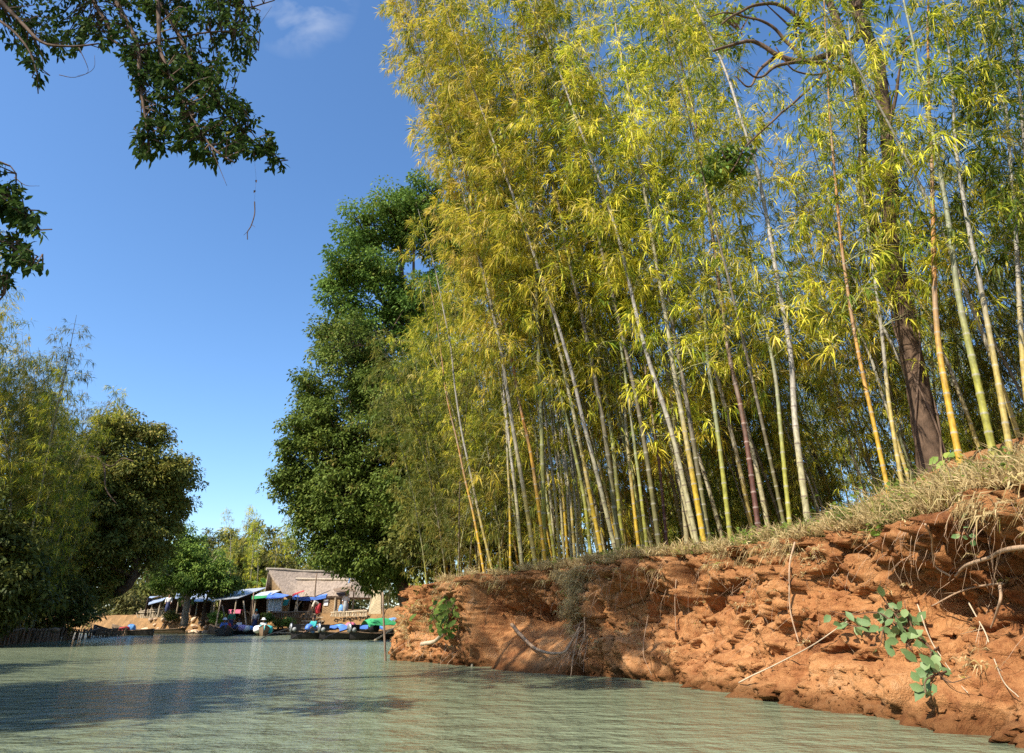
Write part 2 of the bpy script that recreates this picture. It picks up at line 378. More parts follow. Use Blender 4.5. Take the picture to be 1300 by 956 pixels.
# ------------------------------------------------------------------ the eroded right bank: a detailed sheet from under water over the lip onto the land
edge = resample(catmull(BANK[2:14], 16), ds=0.035)
es = np.concatenate([[0], np.cumsum(np.linalg.norm(np.diff(edge, axis=0), axis=1))])
sm_edge = edge.copy()
k = 41; ker = np.hanning(k); ker /= ker.sum()
pad = np.vstack([np.repeat(edge[:1], k // 2, 0), edge, np.repeat(edge[-1:], k // 2, 0)])
sm_edge = np.stack([np.convolve(pad[:, i], ker, 'valid') for i in range(2)], -1)
tg = np.gradient(sm_edge, axis=0); tg /= np.linalg.norm(tg, axis=1)[:, None]
k2 = 61; ker2 = np.hanning(k2); ker2 /= ker2.sum()
nrm = np.stack([-tg[:, 1], tg[:, 0]], -1)           # towards the river (left of travel)
pad = np.vstack([np.repeat(nrm[:1], k2 // 2, 0), nrm, np.repeat(nrm[-1:], k2 // 2, 0)])
nrm = np.stack([np.convolve(pad[:, i], ker2, 'valid') for i in range(2)], -1); nrm /= np.linalg.norm(nrm, axis=1)[:, None]
epx, _ = to_px(np.column_stack([edge, np.zeros(len(edge))]))
epx = np.where(edge[:, 1] < 3.0, 2400 + (3 - edge[:, 1]) * 100, epx)
epx = np.where((edge[:, 1] > 21.0), 480, epx)
def prof(pts):
    pts = sorted(pts); return np.interp(epx, [p[0] for p in pts], [p[1] for p in pts])
SLOPE = prof([(480, .3), (515, .45), (560, .55), (590, .15), (600, .10), (640, .95), (690, 1.05), (728, .85), (750, .30), (790, .25), (840, .2), (875, .75), (960, 1.0), (1060, .95), (1130, .75), (1180, .55), (1250, .6), (1400, .7), (2400, .6)])
UNDER = prof([(480, 0), (560, .1), (600, .25), (625, .55), (660, .45), (700, .15), (740, .02), (760, .20), (785, .60), (820, .75), (850, .55), (885, .16), (960, .14), (1080, .18), (1130, .45), (1165, .75), (1220, .65), (1300, .45), (1500, .3), (2400, .2)])
RIDGE = prof([(480, .0), (515, .25), (540, .30), (575, .2), (590, .50), (602, .62), (609, -.40), (650, -.75), (700, -.60), (730, -.30), (742, .55), (765, .72), (800, .55), (856, .45), (868, -.25), (960, 0), (1080, .05), (1130, .1), (1160, .0), (1250, .05), (1400, .1), (2400, 0)])
LIP = prof([(480, .1), (560, .12), (600, .2), (680, .22), (740, .12), (800, .2), (860, .15), (900, -.1), (1000, -.2), (1100, -.1), (1150, .22), (1250, .25), (1400, .2), (2400, .1)])
nw, ni = 110, 46
w = np.linspace(-0.28, 1.0, nw)
EZ = ztop(edge[:, 0] - nrm[:, 0] * 0.5, edge[:, 1] - nrm[:, 1] * 0.5)
o = (SLOPE[:, None] * (1 - np.clip(w, -0.3, 1))[None] ** 1.5 * 1.0 - 0.15 * 0 + RIDGE[:, None] * (0.55 + 0.45 * np.sin(np.clip(w, 0, 1) * 3.14))[None]
     + LIP[:, None] * np.exp(-((w - 0.93) / 0.09) ** 2)[None] - UNDER[:, None] * np.exp(-((w - 0.52) / 0.2) ** 2)[None] - 0.16 * np.clip(w - .93, 0, 1)[None] / 0.07 * 1.0)
o += -0.35 + 0.10 * (w < 0)[None]
Zf = np.where(w[None] < 0, w[None] * 1.8, w[None] * EZ[:, None])
di = np.linspace(0, 1, ni + 1)[1:] ** 1.3 * 5.2
oi = o[:, -1:] - di[None]
ow = np.concatenate([o, oi], 1)
BX = edge[:, :1] + nrm[:, :1] * ow; BY = edge[:, 1:] + nrm[:, 1:] * ow
Zi = ztop(BX[:, nw:], BY[:, nw:]) + 0.03
Zi = Zi * sstep(di, 0, 0.8)[None] + (EZ[:, None] + 0.0) * (1 - sstep(di, 0, 0.8)[None]) - 0.5 * sstep(di, 4.5, 5.2)[None]
BZ = np.concatenate([Zf, Zi], 1)
P3 = np.stack([BX, BY, BZ], -1)
inl = np.concatenate([np.ones(nw), 1 - sstep(di, 0.05, 1.6) * 0.72])[None]
big = fbm(P3, 0.75, 3, 11); med = fbm(P3 * np.array([1, 1, 0.8]), 2.6, 4, 21, 0.55); fine = fbm(P3, 9.0, 3, 31, 0.6)
chunk = np.abs(fbm(P3, 3.4, 3, 41)); crev = np.exp(-(fbm(P3 * np.array([1, 1, .22]), 1.3, 2, 51) / 0.055) ** 2)
strat = vnoise(np.stack([P3[..., 0] * .5, P3[..., 1] * .5, P3[..., 2] * 7], -1), 61)
smooth_low = np.interp(epx, [590, 620, 700, 740, 760], [0, .7, .7, .3, 0])[:, None] * (1 - sstep(w, .35, .55))[None] if False else 0
dd = 0.28 * big + 0.24 * med + 0.085 * fine - 0.26 * (chunk - .2) - 0.27 * crev + 0.05 * strat + 0.06 * np.abs(fbm(P3, 5.5, 3, 71)) * (P3[..., 2] > .9)
Pw = P3 * np.array([1, 1, 1.25]) + .25 * np.stack([vnoise(P3 * 2.2 + 9 * k, 80 + k) for k in range(3)], -1)
w1, w2, wv = worley(Pw, 1.55, 90); v1, v2, vv = worley(Pw, 4.6, 95); u1, u2, uv = worley(P3, 12.0, 99)
up_ = (.42 + .58 * sstep(np.concatenate([w, np.full(ni, 1.0)]), .22, .5))[None]
dd += up_ * (0.36 * (wv - .5) - 0.13 * np.exp(-((w2 - w1) / .07) ** 2) + 0.11 * (vv - .5) - 0.05 * np.exp(-((v2 - v1) / .10) ** 2)) + 0.035 * (uv - .5) - (1 - up_) * .10 * np.exp(-(fbm(P3 * np.array([1, 1, 1.6]), 2.4, 3, 77) / .035) ** 2)
sm_f = np.interp(epx, [585, 625, 715, 745], [0, 1, 1, 0])[:, None] * (1 - sstep(np.concatenate([w, np.full(ni, 1.0)]), .38, .55))[None]
dd = dd * (1 - 0.75 * sm_f) * inl
P3[..., 0] += nrm[:, :1] * dd; P3[..., 1] += nrm[:, 1:] * dd
P3[..., 2] += inl * (0.07 * med + 0.035 * fine) * sstep(np.concatenate([w, np.full(ni, 1.)]), 0.05, 0.3)[None]
wz = np.concatenate([np.clip(w, 0, 1), np.full(ni, 0.97)])
BANKP = P3; BANKN = nrm; BANKW = np.concatenate([w, 1 + di])
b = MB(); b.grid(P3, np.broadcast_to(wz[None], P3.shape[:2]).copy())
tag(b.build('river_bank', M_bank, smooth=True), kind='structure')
bpx, bpy_ = to_px(P3)
def bank_at(px, py):
    """surface point of the bank seen at a pixel of the photograph (nearest of the sheet's points)"""
    q = (bpx - px) ** 2 + (bpy_ - py) ** 2
    dep = P3[..., 1]
    ok = (dep > 3); q = np.where(ok, q, 1e12)
    cand = np.argsort(q.reshape(-1))[:12]
    j = cand[np.argmin(np.linalg.norm(P3.reshape(-1, 3)[cand], axis=1))]
    i0, i1 = np.unravel_index(j, q.shape)
    return P3[i0, i1], np.array([nrm[i0, 0], nrm[i0, 1], 0.0])
def land_z(x, y):
    """height of what one sees at a land point: bank sheet near the edge"""
    d = sdist(np.array([x]), np.array([y]))[0]
    if d < 4.4 and y < 23 and x > -4:
        q = (P3[..., 0] - x) ** 2 + (P3[..., 1] - y) ** 2
        q = np.where(BANKW[None] >= 0.97, q, 1e9); return P3.reshape(-1, 3)[np.argmin(q), 2]
    return float(ztop(np.array([x]), np.array([y]))[0])
# ------------------------------------------------------------------ bamboo
def canemat(name, low, mid, up, ring=(0.36, 0.33, 0.25), blotch=0.5):
    m, n, l, bs, out = nodemat(name)
    at = attr(n)                       # height along the cane in metres
    nd = n.new('ShaderNodeMath'); nd.operation = 'DIVIDE'; nd.inputs[1].default_value = 20.0; l.new(at.outputs['Fac'], nd.inputs[0])
    z = noise_node(n, l, 5.0, 6, 0.65, stretch=(1, 1, 0.35))
    off = n.new('ShaderNodeMath'); off.operation = 'MULTIPLY_ADD'; off.inputs[1].default_value = 0.22; l.new(z.outputs[0], off.inputs[0])
    sb = n.new('ShaderNodeMath'); sb.operation = 'SUBTRACT'; sb.inputs[1].default_value = 0.11; l.new(nd.outputs[0], sb.inputs[0]); l.new(sb.outputs[0], off.inputs[2])
    r = ramp(n, l, off.outputs[0], [(0.0, low), (0.07, low), (0.17, mid), (0.55, mid), (0.9, up)])
    # pale waxy ring and dark scar at every joint
    na = attr(n, 'node')
    r2 = ramp(n, l, na.outputs['Fac'], [(0.0, (0, 0, 0)), (0.55, (0, 0, 0)), (1.0, (1, 1, 1))])
    mx = n.new('ShaderNodeMixRGB'); l.new(r2.outputs[0], mx.inputs[0]); l.new(r.outputs[0], mx.inputs[1]); mx.inputs[2].default_value = (*ring, 1)
    z2 = noise_node(n, l, 16.0, 6, 0.7, stretch=(1, 1, 0.5))
    r3 = ramp(n, l, z2.outputs[0], [(0.35, (1 - blotch,) * 3), (0.6, (1, 1, 1))])
    mm = n.new('ShaderNodeMixRGB'); mm.blend_type = 'MULTIPLY'; mm.inputs[0].default_value = 1; l.new(mx.outputs[0], mm.inputs[1]); l.new(r3.outputs[0], mm.inputs[2])
    z4 = noise_node(n, l, 1.7, 4, 0.6, stretch=(1, 1, .6)); r4 = ramp(n, l, z4.outputs[0], [(.42, (0, 0, 0)), (.68, (.75, .75, .75))])
    mg = n.new('ShaderNodeMixRGB'); r5 = ramp(n, l, nd.outputs[0], [(.06, (.15, .15, .15)), (.16, (1, 1, 1))]); m5 = n.new('ShaderNodeMath'); m5.operation = 'MULTIPLY'; l.new(r4.outputs[0], m5.inputs[0]); l.new(r5.outputs[0], m5.inputs[1]); l.new(m5.outputs[0], mg.inputs[0]); l.new(mm.outputs[0], mg.inputs[1]); mg.inputs[2].default_value = (.21, .185, .14, 1)
    l.new(mg.outputs[0], bs.inputs['Base Color']); bs.inputs['Roughness'].default_value = 0.55; bs.inputs['Specular IOR Level'].default_value = 0.2
    return m
CANE = {
 'yellow': canemat('yellow_cane', (0.52, 0.34, 0.03), (0.36, 0.32, 0.18), (0.28, 0.23, 0.12)),
 'grey': canemat('grey_cane', (0.40, 0.30, 0.08), (0.31, 0.285, 0.225), (0.27, 0.20, 0.12)),
 'white': canemat('white_cane', (0.40, 0.35, 0.18), (0.40, 0.365, 0.31), (0.30, 0.23, 0.15), ring=(0.16, 0.11, 0.08), blotch=.55),
 'green': canemat('green_cane', (0.32, 0.30, 0.05), (0.23, 0.25, 0.12), (0.27, 0.23, 0.12)),
 'orange': canemat('orange_cane', (0.52, 0.31, 0.03), (0.40, 0.19, 0.05), (0.30, 0.17, 0.07)),
 'red': canemat('red_cane', (0.13, 0.055, 0.038), (0.165, 0.085, 0.048), (0.28, 0.16, 0.07), ring=(0.34, 0.25, 0.2), blotch=.6),
 'dark': canemat('dark_cane', (0.18, 0.16, 0.06), (0.15, 0.12, 0.08), (0.12, 0.09, 0.06)),
}
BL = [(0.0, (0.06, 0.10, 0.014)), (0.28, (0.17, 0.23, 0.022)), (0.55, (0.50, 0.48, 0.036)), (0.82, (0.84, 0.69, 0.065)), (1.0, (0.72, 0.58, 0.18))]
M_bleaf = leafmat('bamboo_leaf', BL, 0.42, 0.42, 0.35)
M_bleaf_g = leafmat('bamboo_leaf_green_shade', [(0.0, (0.045, 0.075, 0.014)), (0.5, (0.10, 0.125, 0.02)), (0.85, (0.22, 0.20, 0.03)), (1, (0.34, 0.26, 0.05))], 0.38, 0.45, 0.3)  # greener leaf; its darker tone also paints shade into the arching culms
M_btwig = plain('bamboo_twig', (0.32, 0.30, 0.12), 0.7, 0.3, 8)

def set_attr(o, name, vals):
    a = o.data.attributes.new(name, 'FLOAT', 'POINT'); a.data.foreach_set('value', np.asarray(vals, np.float32))
def cane_mesh(path, r0, r1, internode, rng, k=8):
    seg = np.linalg.norm(np.diff(path, axis=0), axis=1); s = np.concatenate([[0], np.cumsum(seg)]); L = s[-1]
    nodes = []; x = 0.12
    while x < L - .2: nodes.append(x); x += internode * (0.55 + 0.5 * min(1, x / 3)) * rng.uniform(.92, 1.08)
    ts = [0]; nv = [0]; rf = [1.05]
    for q in nodes:
        ts += [q - 0.035, q, q + 0.03, q + .09]; nv += [0, 1, .55, 0]; rf += [1.0, 1.13, 1.02, 0.98]
    ts.append(L); nv.append(0); rf.append(1)
    ts, nv, rf = map(np.array, (ts, nv, rf)); o = np.argsort(ts); ts, nv, rf = ts[o], nv[o], rf[o]
    P = np.stack([np.interp(ts, s, path[:, i]) for i in range(3)], -1)
    rad = (r0 * (1 - ts / L) ** 0.75 + r1) * rf
    mb = MB(); mb.tube(P, rad, k, a=ts, cap=False)
    return mb, np.repeat(nv, k), np.array(nodes), s
def foliage(path, s, nodes, rng, lo, dens, blen, leaf, yellow, hi_keep=1.0, nl=7, bias=None, wd=0.092):
    """twigs and leaves of one culm; yellow = mean leaf tint"""
    L = s[-1]
    nn = nodes[nodes > lo]
    f = (nn - lo) / max(L - lo, .1)
    cnt = rng.poisson(dens * (0.45 + 0.9 * sstep(f, 0, .25)))
    q = np.repeat(nn, cnt); f = np.repeat(f, cnt); nb = len(q)
    O = np.stack([np.interp(q, s, path[:, i]) for i in range(3)], -1)
    T = np.stack([np.interp(q + .2, s, path[:, i]) - np.interp(q - .2, s, path[:, i]) for i in range(3)], -1); T /= np.linalg.norm(T, axis=1)[:, None] + 1e-9
    az = rng.uniform(0, 2 * np.pi, nb)
    H = np.stack([np.cos(az), np.sin(az), np.zeros(nb)], -1)
    if bias is not None: H = H + np.asarray(bias); H /= np.linalg.norm(H, axis=1)[:, None]
    H -= T * (H * T).sum(1)[:, None]; H /= np.linalg.norm(H, axis=1)[:, None] + 1e-9
    el = rng.uniform(.15, 1.0, nb)[:, None]
    D = H * np.cos(el) + T * np.sin(el)
    Lb = blen * rng.uniform(.35, 1.25, nb) * np.minimum(1, (1 - f) * 2.6 + .25)
    droop = rng.uniform(.15, .55, nb)
    def bp(i, u): return O[i] + D[i] * (u * Lb[i])[:, None] + np.array([0, 0, -1.0]) * (droop[i] * Lb[i] * u * u)[:, None]
    tw = MB(); ii = np.arange(nb)
    us = [0, .35, .7, 1.0]
    for a_, b_ in zip(us[:-1], us[1:]):
        tw.sticks(bp(ii, np.full(nb, a_)), bp(ii, np.full(nb, b_)), 0.0065 * (1 - a_ * .75), 0.0065 * (1 - b_ * .8))
    # fans of leaves along every branch
    nc = np.clip((Lb / 0.21).astype(int) + 2, 3, 9)
    bi = np.repeat(ii, nc); m = len(bi)
    u = rng.uniform(.18, 1.04, m) ** 0.75
    A = bp(bi, u); dirb = D[bi] + np.array([0, 0, -1.0]) * (2 * droop[bi] * u)[:, None]; dirb /= np.linalg.norm(dirb, axis=1)[:, None]
    sub = rng.normal(0, 1, (m, 3)); sub -= dirb * (sub * dirb).sum(1)[:, None] * .4
    sd = dirb * .5 + sub * .55; sd /= np.linalg.norm(sd, axis=1)[:, None]
    sl = rng.uniform(.08, .42, m) * (0.5 + .5 * blen) * (1.05 - .5 * u)
    C = A + sd * sl[:, None] + np.array([0, 0, -.25]) * (sl ** 2)[:, None]
    tw.sticks(A, C, .0032, .0016)
    n_l = rng.integers(nl - 3, nl + 3, m); ci = np.repeat(np.arange(m), n_l); N = len(ci)
    fd = sd[ci] * .75 + np.array([0, 0, -.42])
    dl = fd + rng.normal(0, .52, (N, 3)); dl /= np.linalg.norm(dl, axis=1)[:, None]
    nr = np.array([0, 0, 1.0]) + rng.normal(0, .45, (N, 3))
    ll = leaf * rng.uniform(.55, 1.2, N)
    tint = np.clip(yellow - .03 + rng.normal(0, .15, nb)[bi][ci] + rng.normal(0, .12, m)[ci] + rng.normal(0, .18, N), 0, 1)
    lf = MB(); lf.leaves(C[ci] + rng.normal(0, .025, (N, 3)), dl, nr, ll, ll * wd, .28, tint)
    return tw, lf
def make_bamboo(ctrl, label, kind, r0, lo=4.5, dens=2.0, blen=1.1, leaf=.33, yellow=.62, seed=0, group=None, base=None, name='bamboo', lmat=None, nl=7, internode=.42, bias=None, k=8, cat='bamboo'):
    """ctrl: control points from the ground up; the root Empty stands at the base"""
    rng = np.random.default_rng(seed)
    path = catmull(np.asarray(ctrl, float), 14); path = resample(path, ds=.25)
    base = path[0].copy(); path = path - base
    wob = fbm(np.column_stack([path[:, 2] * .35, np.full(len(path), seed * 3.3), np.zeros(len(path))]), 1, 2, seed)[:, None] * np.array([1, .6, 0]) * .12 * sstep(path[:, 2], 1, 5)[:, None]
    path = path + wob
    root = thing(name, label, cat, base, 0, group)
    cm, nv, nodes, s = cane_mesh(path, r0, .006, internode, rng, k)
    o = cm.build('culm', CANE[kind], root, smooth=True); set_attr(o, 'node', nv)
    tw, lf = foliage(path, s, nodes, rng, lo, dens, blen, leaf, yellow, nl=nl, bias=bias)
    lf.join(tw, 1)
    f = lf.build('foliage', [lmat or M_bleaf, M_btwig], root)
    return root, [(o, []), (f, [])]

def px_path(pts, Y0, Y1, zoff=-0.15, base_d=None):
    """a cane seen through pixels of the photo: real points whose depth runs from Y0 at the foot to Y1 at the top"""
    n = len(pts); out = []
    for i, (px, py) in enumerate(pts):
        out.append(at_y(px, py, Y0 + (Y1 - Y0) * i / (n - 1)))
    out = np.array(out)
    z = land_z(out[0][0], out[0][1])
    foot = out[0].copy(); foot[2] = z + zoff
    d = out[1] - out[0]
    out[0] = foot + 0.0
    return out
FRONT = [
 # px path (foot first), depth at foot, depth at top, kind, radius, leafy from, density, branch length, yellow, label
 ([(786, 688), (748, 560), (712, 430), (668, 295), (599, 103), (540, -60)], 15.2, 15.0, 'white', .075, 5.0, 2.3, 1.25, .74, 'long pale speckled bamboo culm leaning hard left from the grassy lip of the bank'),
 ([(768, 700), (735, 560), (722, 500), (700, 410), (655, 240), (590, 20), (560, -120)], 15.6, 16.5, 'yellow', .07, 6.0, 2.0, 1.2, .70, 'bamboo culm with a bright yellow foot just left of the pale speckled leaning one'),
 ([(752, 712), (738, 610), (705, 470), (650, 300), (595, 130), (545, -60)], 16.2, 17, 'green', .06, 5.5, 2.0, 1.2, .72, 'thin greenish bamboo culm with heart shaped weeds climbing its foot'),
 ([(694, 708), (672, 560), (640, 420), (606, 290), (575, 160), (525, -20), (505, -110)], 16.6, 17.5, 'orange', .065, 5.5, 2.1, 1.2, .78, 'orange bamboo culm behind the grey one at the left end of the front row'),
 ([(682, 714), (655, 560), (625, 380), (596, 280), (560, 150), (515, 0), (495, -90)], 16.4, 17.0, 'grey', .078, 5.5, 2.3, 1.2, .78, 'stout grey bamboo culm crossing the orange one at the left end of the front row'),
 ([(893, 664), (872, 560), (852, 440), (827, 295), (780, 12), (765, -120)], 13.4, 14.5, 'yellow', .085, 4.5, 2.2, 1.15, .66, 'thick bamboo culm with golden yellow foot at the centre of the bank top'),
 ([(886, 666), (855, 560), (820, 450), (781, 295), (709, 91), (668, 0), (620, -110)], 13.5, 14.5, 'white', .078, 5.0, 2.2, 1.2, .66, 'grey white bamboo culm leaning left from the golden yellow footed clump'),
 ([(899, 662), (880, 560), (850, 380), (830, 200), (812, 20), (805, -80)], 13.8, 15.5, 'dark', .08, 5.5, 2.0, 1.1, .55, 'dark brown bamboo culm pressed against the golden yellow footed one'),
 ([(924, 655), (911, 540), (898, 420), (893, 300), (884, 180), (868, 0), (860, -90)], 13.2, 15.0, 'green', .07, 5.0, 1.9, 1.1, .58, 'upright bluish green bamboo culm between the golden footed clump and the red one'),
 ([(960, 648), (945, 540), (928, 450), (905, 295), (880, 150), (846, 6), (826, -90)], 12.6, 14.5, 'red', .075, 5.5, 1.9, 1.15, .60, 'dark red bamboo culm leaning left behind the bare red soil patch'),
 ([(1021, 640), (1010, 540), (1000, 430), (965, 220), (921, 94), (880, 0), (835, -100)], 11.6, 13.5, 'white', .088, 4.2, 2.2, 1.15, .62, 'thick whitish bamboo culm in a pair right of the bare red soil patch'),
 ([(998, 645), (990, 540), (978, 440), (955, 340), (925, 220), (900, 110), (880, 0)], 11.9, 14.0, 'green', .06, 4.5, 2.0, 1.1, .62, 'slender lime green bamboo culm beside the thick whitish one'),
 ([(1124, 604), (1110, 540), (1095, 470), (1078, 370), (1060, 200), (1050, 50), (1045, -60)], 10.4, 11.5, 'orange', .055, 3.2, 2.3, 1.0, .62, 'bright orange yellow bamboo culm in the dry grass left of the brown tree trunk'),
 ([(1141, 602), (1130, 520), (1118, 420), (1100, 260), (1085, 100), (1075, -60)], 10.6, 12.0, 'grey', .055, 3.8, 2.0, 1.0, .56, 'grey bamboo culm close left of the brown tree trunk'),
 ([(1214, 574), (1202, 500), (1190, 420), (1184, 300), (1182, 190), (1180, 20), (1178, -100)], 9.4, 10.5, 'orange', .078, 4.6, 1.9, 1.0, .50, 'thick orange bamboo culm with black vines in front of the brown tree trunk'),
 ([(1256, 562), (1240, 480), (1218, 380), (1200, 260), (1180, 150), (1150, 10), (1130, -80)], 9.2, 10.0, 'green', .088, 4.4, 2.0, 1.05, .50, 'thickest yellow green bamboo culm on the grassy rise'),
 ([(1281, 574), (1270, 500), (1256, 420), (1232, 290), (1212, 170), (1197, 0), (1190, -90)], 9.0, 10.0, 'grey', .068, 4.2, 2.2, 1.05, .44, 'mottled grey bamboo culm right of the thickest yellow green one'),
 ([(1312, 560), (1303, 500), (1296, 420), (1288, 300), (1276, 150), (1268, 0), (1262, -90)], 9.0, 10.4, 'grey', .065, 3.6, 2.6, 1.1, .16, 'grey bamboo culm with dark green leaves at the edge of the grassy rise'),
 ([(1345, 545), (1335, 480), (1325, 400), (1312, 280), (1298, 150), (1285, 20), (1275, -90)], 8.6, 9.6, 'dark', .06, 3.6, 2.8, 1.1, .10, 'dark culm with deep green leaves at the very edge of the rise'),
 ([(630, 727), (605, 640), (588, 560), (572, 440), (552, 340), (530, 265)], 18.4, 19.5, 'grey', .055, 6.5, 1.3, 1.0, .50, 'thin leaning bamboo culm above the notch in the red bank'),  # leaves here and in the next culm tinted down to paint shade
 ([(618, 728), (602, 660), (585, 590), (568, 500), (553, 410), (545, 350)], 19, 21, 'orange', .05, 6.5, 1.3, 1.0, .45, 'thin orange bamboo culm left of the notch in the red bank'),
 ([(648, 728), (646, 600), (636, 480), (612, 330), (585, 180), (560, 60)], 18.0, 19.0, 'yellow', .045, 6, 2.2, 1.2, .74, 'very thin bamboo culm with yellow foot right of the notch in the red bank'),
 ([(822, 684), (808, 580), (795, 480), (770, 330), (745, 200), (715, 60), (690, -60)], 15.0, 16.5, 'green', .055, 6.0, 2.0, 1.15, .64, 'slim green bamboo culm between the pale speckled and golden footed ones'),
 ([(846, 680), (836, 580), (825, 500), (806, 400), (780, 250), (750, 100), (725, -40)], 15.2, 17, 'red', .05, 6.0, 2.0, 1.15, .64, 'slim reddish bamboo culm left of the golden yellow footed clump'),
 ([(812, 690), (800, 600), (790, 500), (772, 400), (750, 300), (725, 150), (700, 0)], 15.5, 17.5, 'yellow', .06, 5.0, 2.1, 1.2, .66, 'yellow bamboo culm standing right of the pale speckled leaning one'),
]
n_thick = 0
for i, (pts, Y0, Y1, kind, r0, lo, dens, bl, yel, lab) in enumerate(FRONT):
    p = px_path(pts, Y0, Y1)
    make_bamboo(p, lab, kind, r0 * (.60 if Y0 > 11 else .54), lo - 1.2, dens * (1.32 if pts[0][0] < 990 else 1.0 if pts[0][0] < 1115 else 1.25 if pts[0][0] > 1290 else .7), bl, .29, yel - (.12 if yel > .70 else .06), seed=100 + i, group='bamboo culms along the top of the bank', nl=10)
# tight clump of pale thin culms in the middle of the front row
rng = np.random.default_rng(7)
for i, px in enumerate([706, 712, 718, 722, 727, 731, 736, 741]):
    kind = ['white', 'grey', 'white', 'yellow', 'white', 'grey', 'white', 'grey'][i]
    top = px - 62 + rng.uniform(-22, 18)
    p = px_path([(px, 712), (px - 8, 620), (px - 18, 540), (px - 34, 420), (top - 10, 260), (top - 50, 60)], 17.2 + rng.uniform(-.3, .9), 18.5)
    make_bamboo(p, 'thin pale bamboo culm in the tight clump behind the bank lip', kind, .034, 6.0, 2.2, 1.1, .30, .62, seed=200 + i, group='thin pale culms in the tight clump', k=6)

# prototypes for the grove behind, each copied many times
def proto(height, lean, seed, kind, lo, dens, blen, yel, lmat=None, r0=.045, leaf=.31, k=6, nl=7):
    a = np.linspace(0, 1, 8)
    rg = np.random.default_rng(seed); az = rg.uniform(0, 6.28)
    ctrl = np.stack([lean * height * a ** 2.2 * math.cos(az) * .5 - .12 * height * a ** 1.4, lean * height * a ** 2.2 * math.sin(az) * .5, height * (a - .06 * a ** 4)], -1)
    return ctrl, dict(kind=kind, r0=r0, lo=lo, dens=dens, blen=blen, leaf=leaf, yellow=yel, seed=seed, k=k, lmat=lmat, nl=nl)
GROVE = 'bamboo culms deep in the grove'; GL = 'slender bamboo culm in the shaded grove behind the front row'
PROTO = []
specs = [(13.5, .25, 301, 'grey', 2.6, 2.5, 1.25, .54), (15, .2, 302, 'green', 3.2, 2.4, 1.3, .50), (12, .35, 303, 'white', 2.2, 2.7, 1.2, .58), (16.5, .2, 304, 'dark', 3.8, 2.3, 1.3, .52), (11, .3, 305, 'yellow', 1.2, 2.8, 1.2, .46), (9, .4, 306, 'green', .5, 3.0, 1.15, .42), (13, .45, 307, 'dark', 1.6, 3.8, 1.5, .62, M_bleaf_g), (12, .5, 308, 'green', 1.0, 3.8, 1.6, .70, M_bleaf_g)]
for sp in specs: PROTO.append(proto(*sp))
made = {}
def put(i, x, y, z, sc, rz, label=GL, group=GROVE, tilt=(0, 0)):
    ctrl, kw = PROTO[i]
    if i not in made:
        made[i] = make_bamboo(ctrl, label, group=group, **kw)
        r, tr = made[i]; r.location = (x, y, z); r.scale = (sc,) * 3; r.rotation_euler = (tilt[0], tilt[1], rz); r['label'] = label; r['group'] = group
        return r
    return dup(made[i][0], made[i][1], (x, y, z), (tilt[0], tilt[1], rz), sc, label, group)
rng = np.random.default_rng(21)
placed = []
def scatter(n, xr, yr, protos, sc=(.85, 1.15), mind=.75, cond=None, label=GL, group=GROVE, tries=4000):
    c = 0
    for _ in range(tries):
        if c >= n: break
        x, y = rng.uniform(*xr), rng.uniform(*yr)
        if cond and not cond(x, y): continue
        if any((x - a) ** 2 + (y - b_) ** 2 < mind ** 2 for a, b_ in placed): continue
        if sdist(np.array([x]), np.array([y]))[0] < 1.0: continue
        placed.append((x, y)); c += 1
        put(int(rng.choice(protos)), x, y, land_z(x, y) - .1, rng.uniform(*sc), rng.normal(0, .7), label, group, (rng.normal(0, .05), rng.normal(-.05, .05)))
# px cone guard: keep the prototypes behind the front row
scatter(46, (-1.2, 13), (17.5, 26), [0, 1, 2, 3, 4, 5], sc=(.70, .96), cond=lambda x, y: x > 1.0 - (y - 17.5) * .35)
scatter(34, (6.5, 17), (12.0, 22), [0, 1, 2, 3, 4, 5], sc=(.48, .68), cond=lambda x, y: (x - 6.5) > -(y - 14.5) * .8)
scatter(14, (8.0, 17), (11.5, 20), [6, 7], sc=(.60, .82), mind=.7, cond=lambda x, y: x > 6.6 + (y - 11) * .2)
# thin culms mixed into the front row
scatter(18, (-.3, 5.5), (14.6, 18.2), [0, 2, 3, 1], sc=(.95, 1.2), mind=.45, cond=lambda x, y: x > 2.4 - (y - 14.6) * 1.0, label='thin bamboo culm standing close behind the thick front row', group='thin culms behind the front row')
scatter(7, (4.5, 9.5), (10.5, 14.5), [0, 2, 3, 1], sc=(.62, .85), mind=.5, cond=lambda x, y: x > 5.6 - (y - 10.5) * .45, label='thin bamboo culm standing close behind the thick front row', group='thin culms behind the front row')
scatter(16, (.5, 9), (18.5, 27), [5, 4], sc=(.8, 1.0), mind=.6, cond=lambda x, y: x > 1.0 - (y - 17.5) * .3)
scatter(40, (-2, 26), (24, 38), [1, 3, 0, 4, 5], sc=(.85, 1.12), mind=1.0)
scatter(14, (9.0, 15), (8.5, 14), [1, 4, 5, 0], sc=(.5, .72), cond=lambda x, y: x > y * .78 - 0.2)
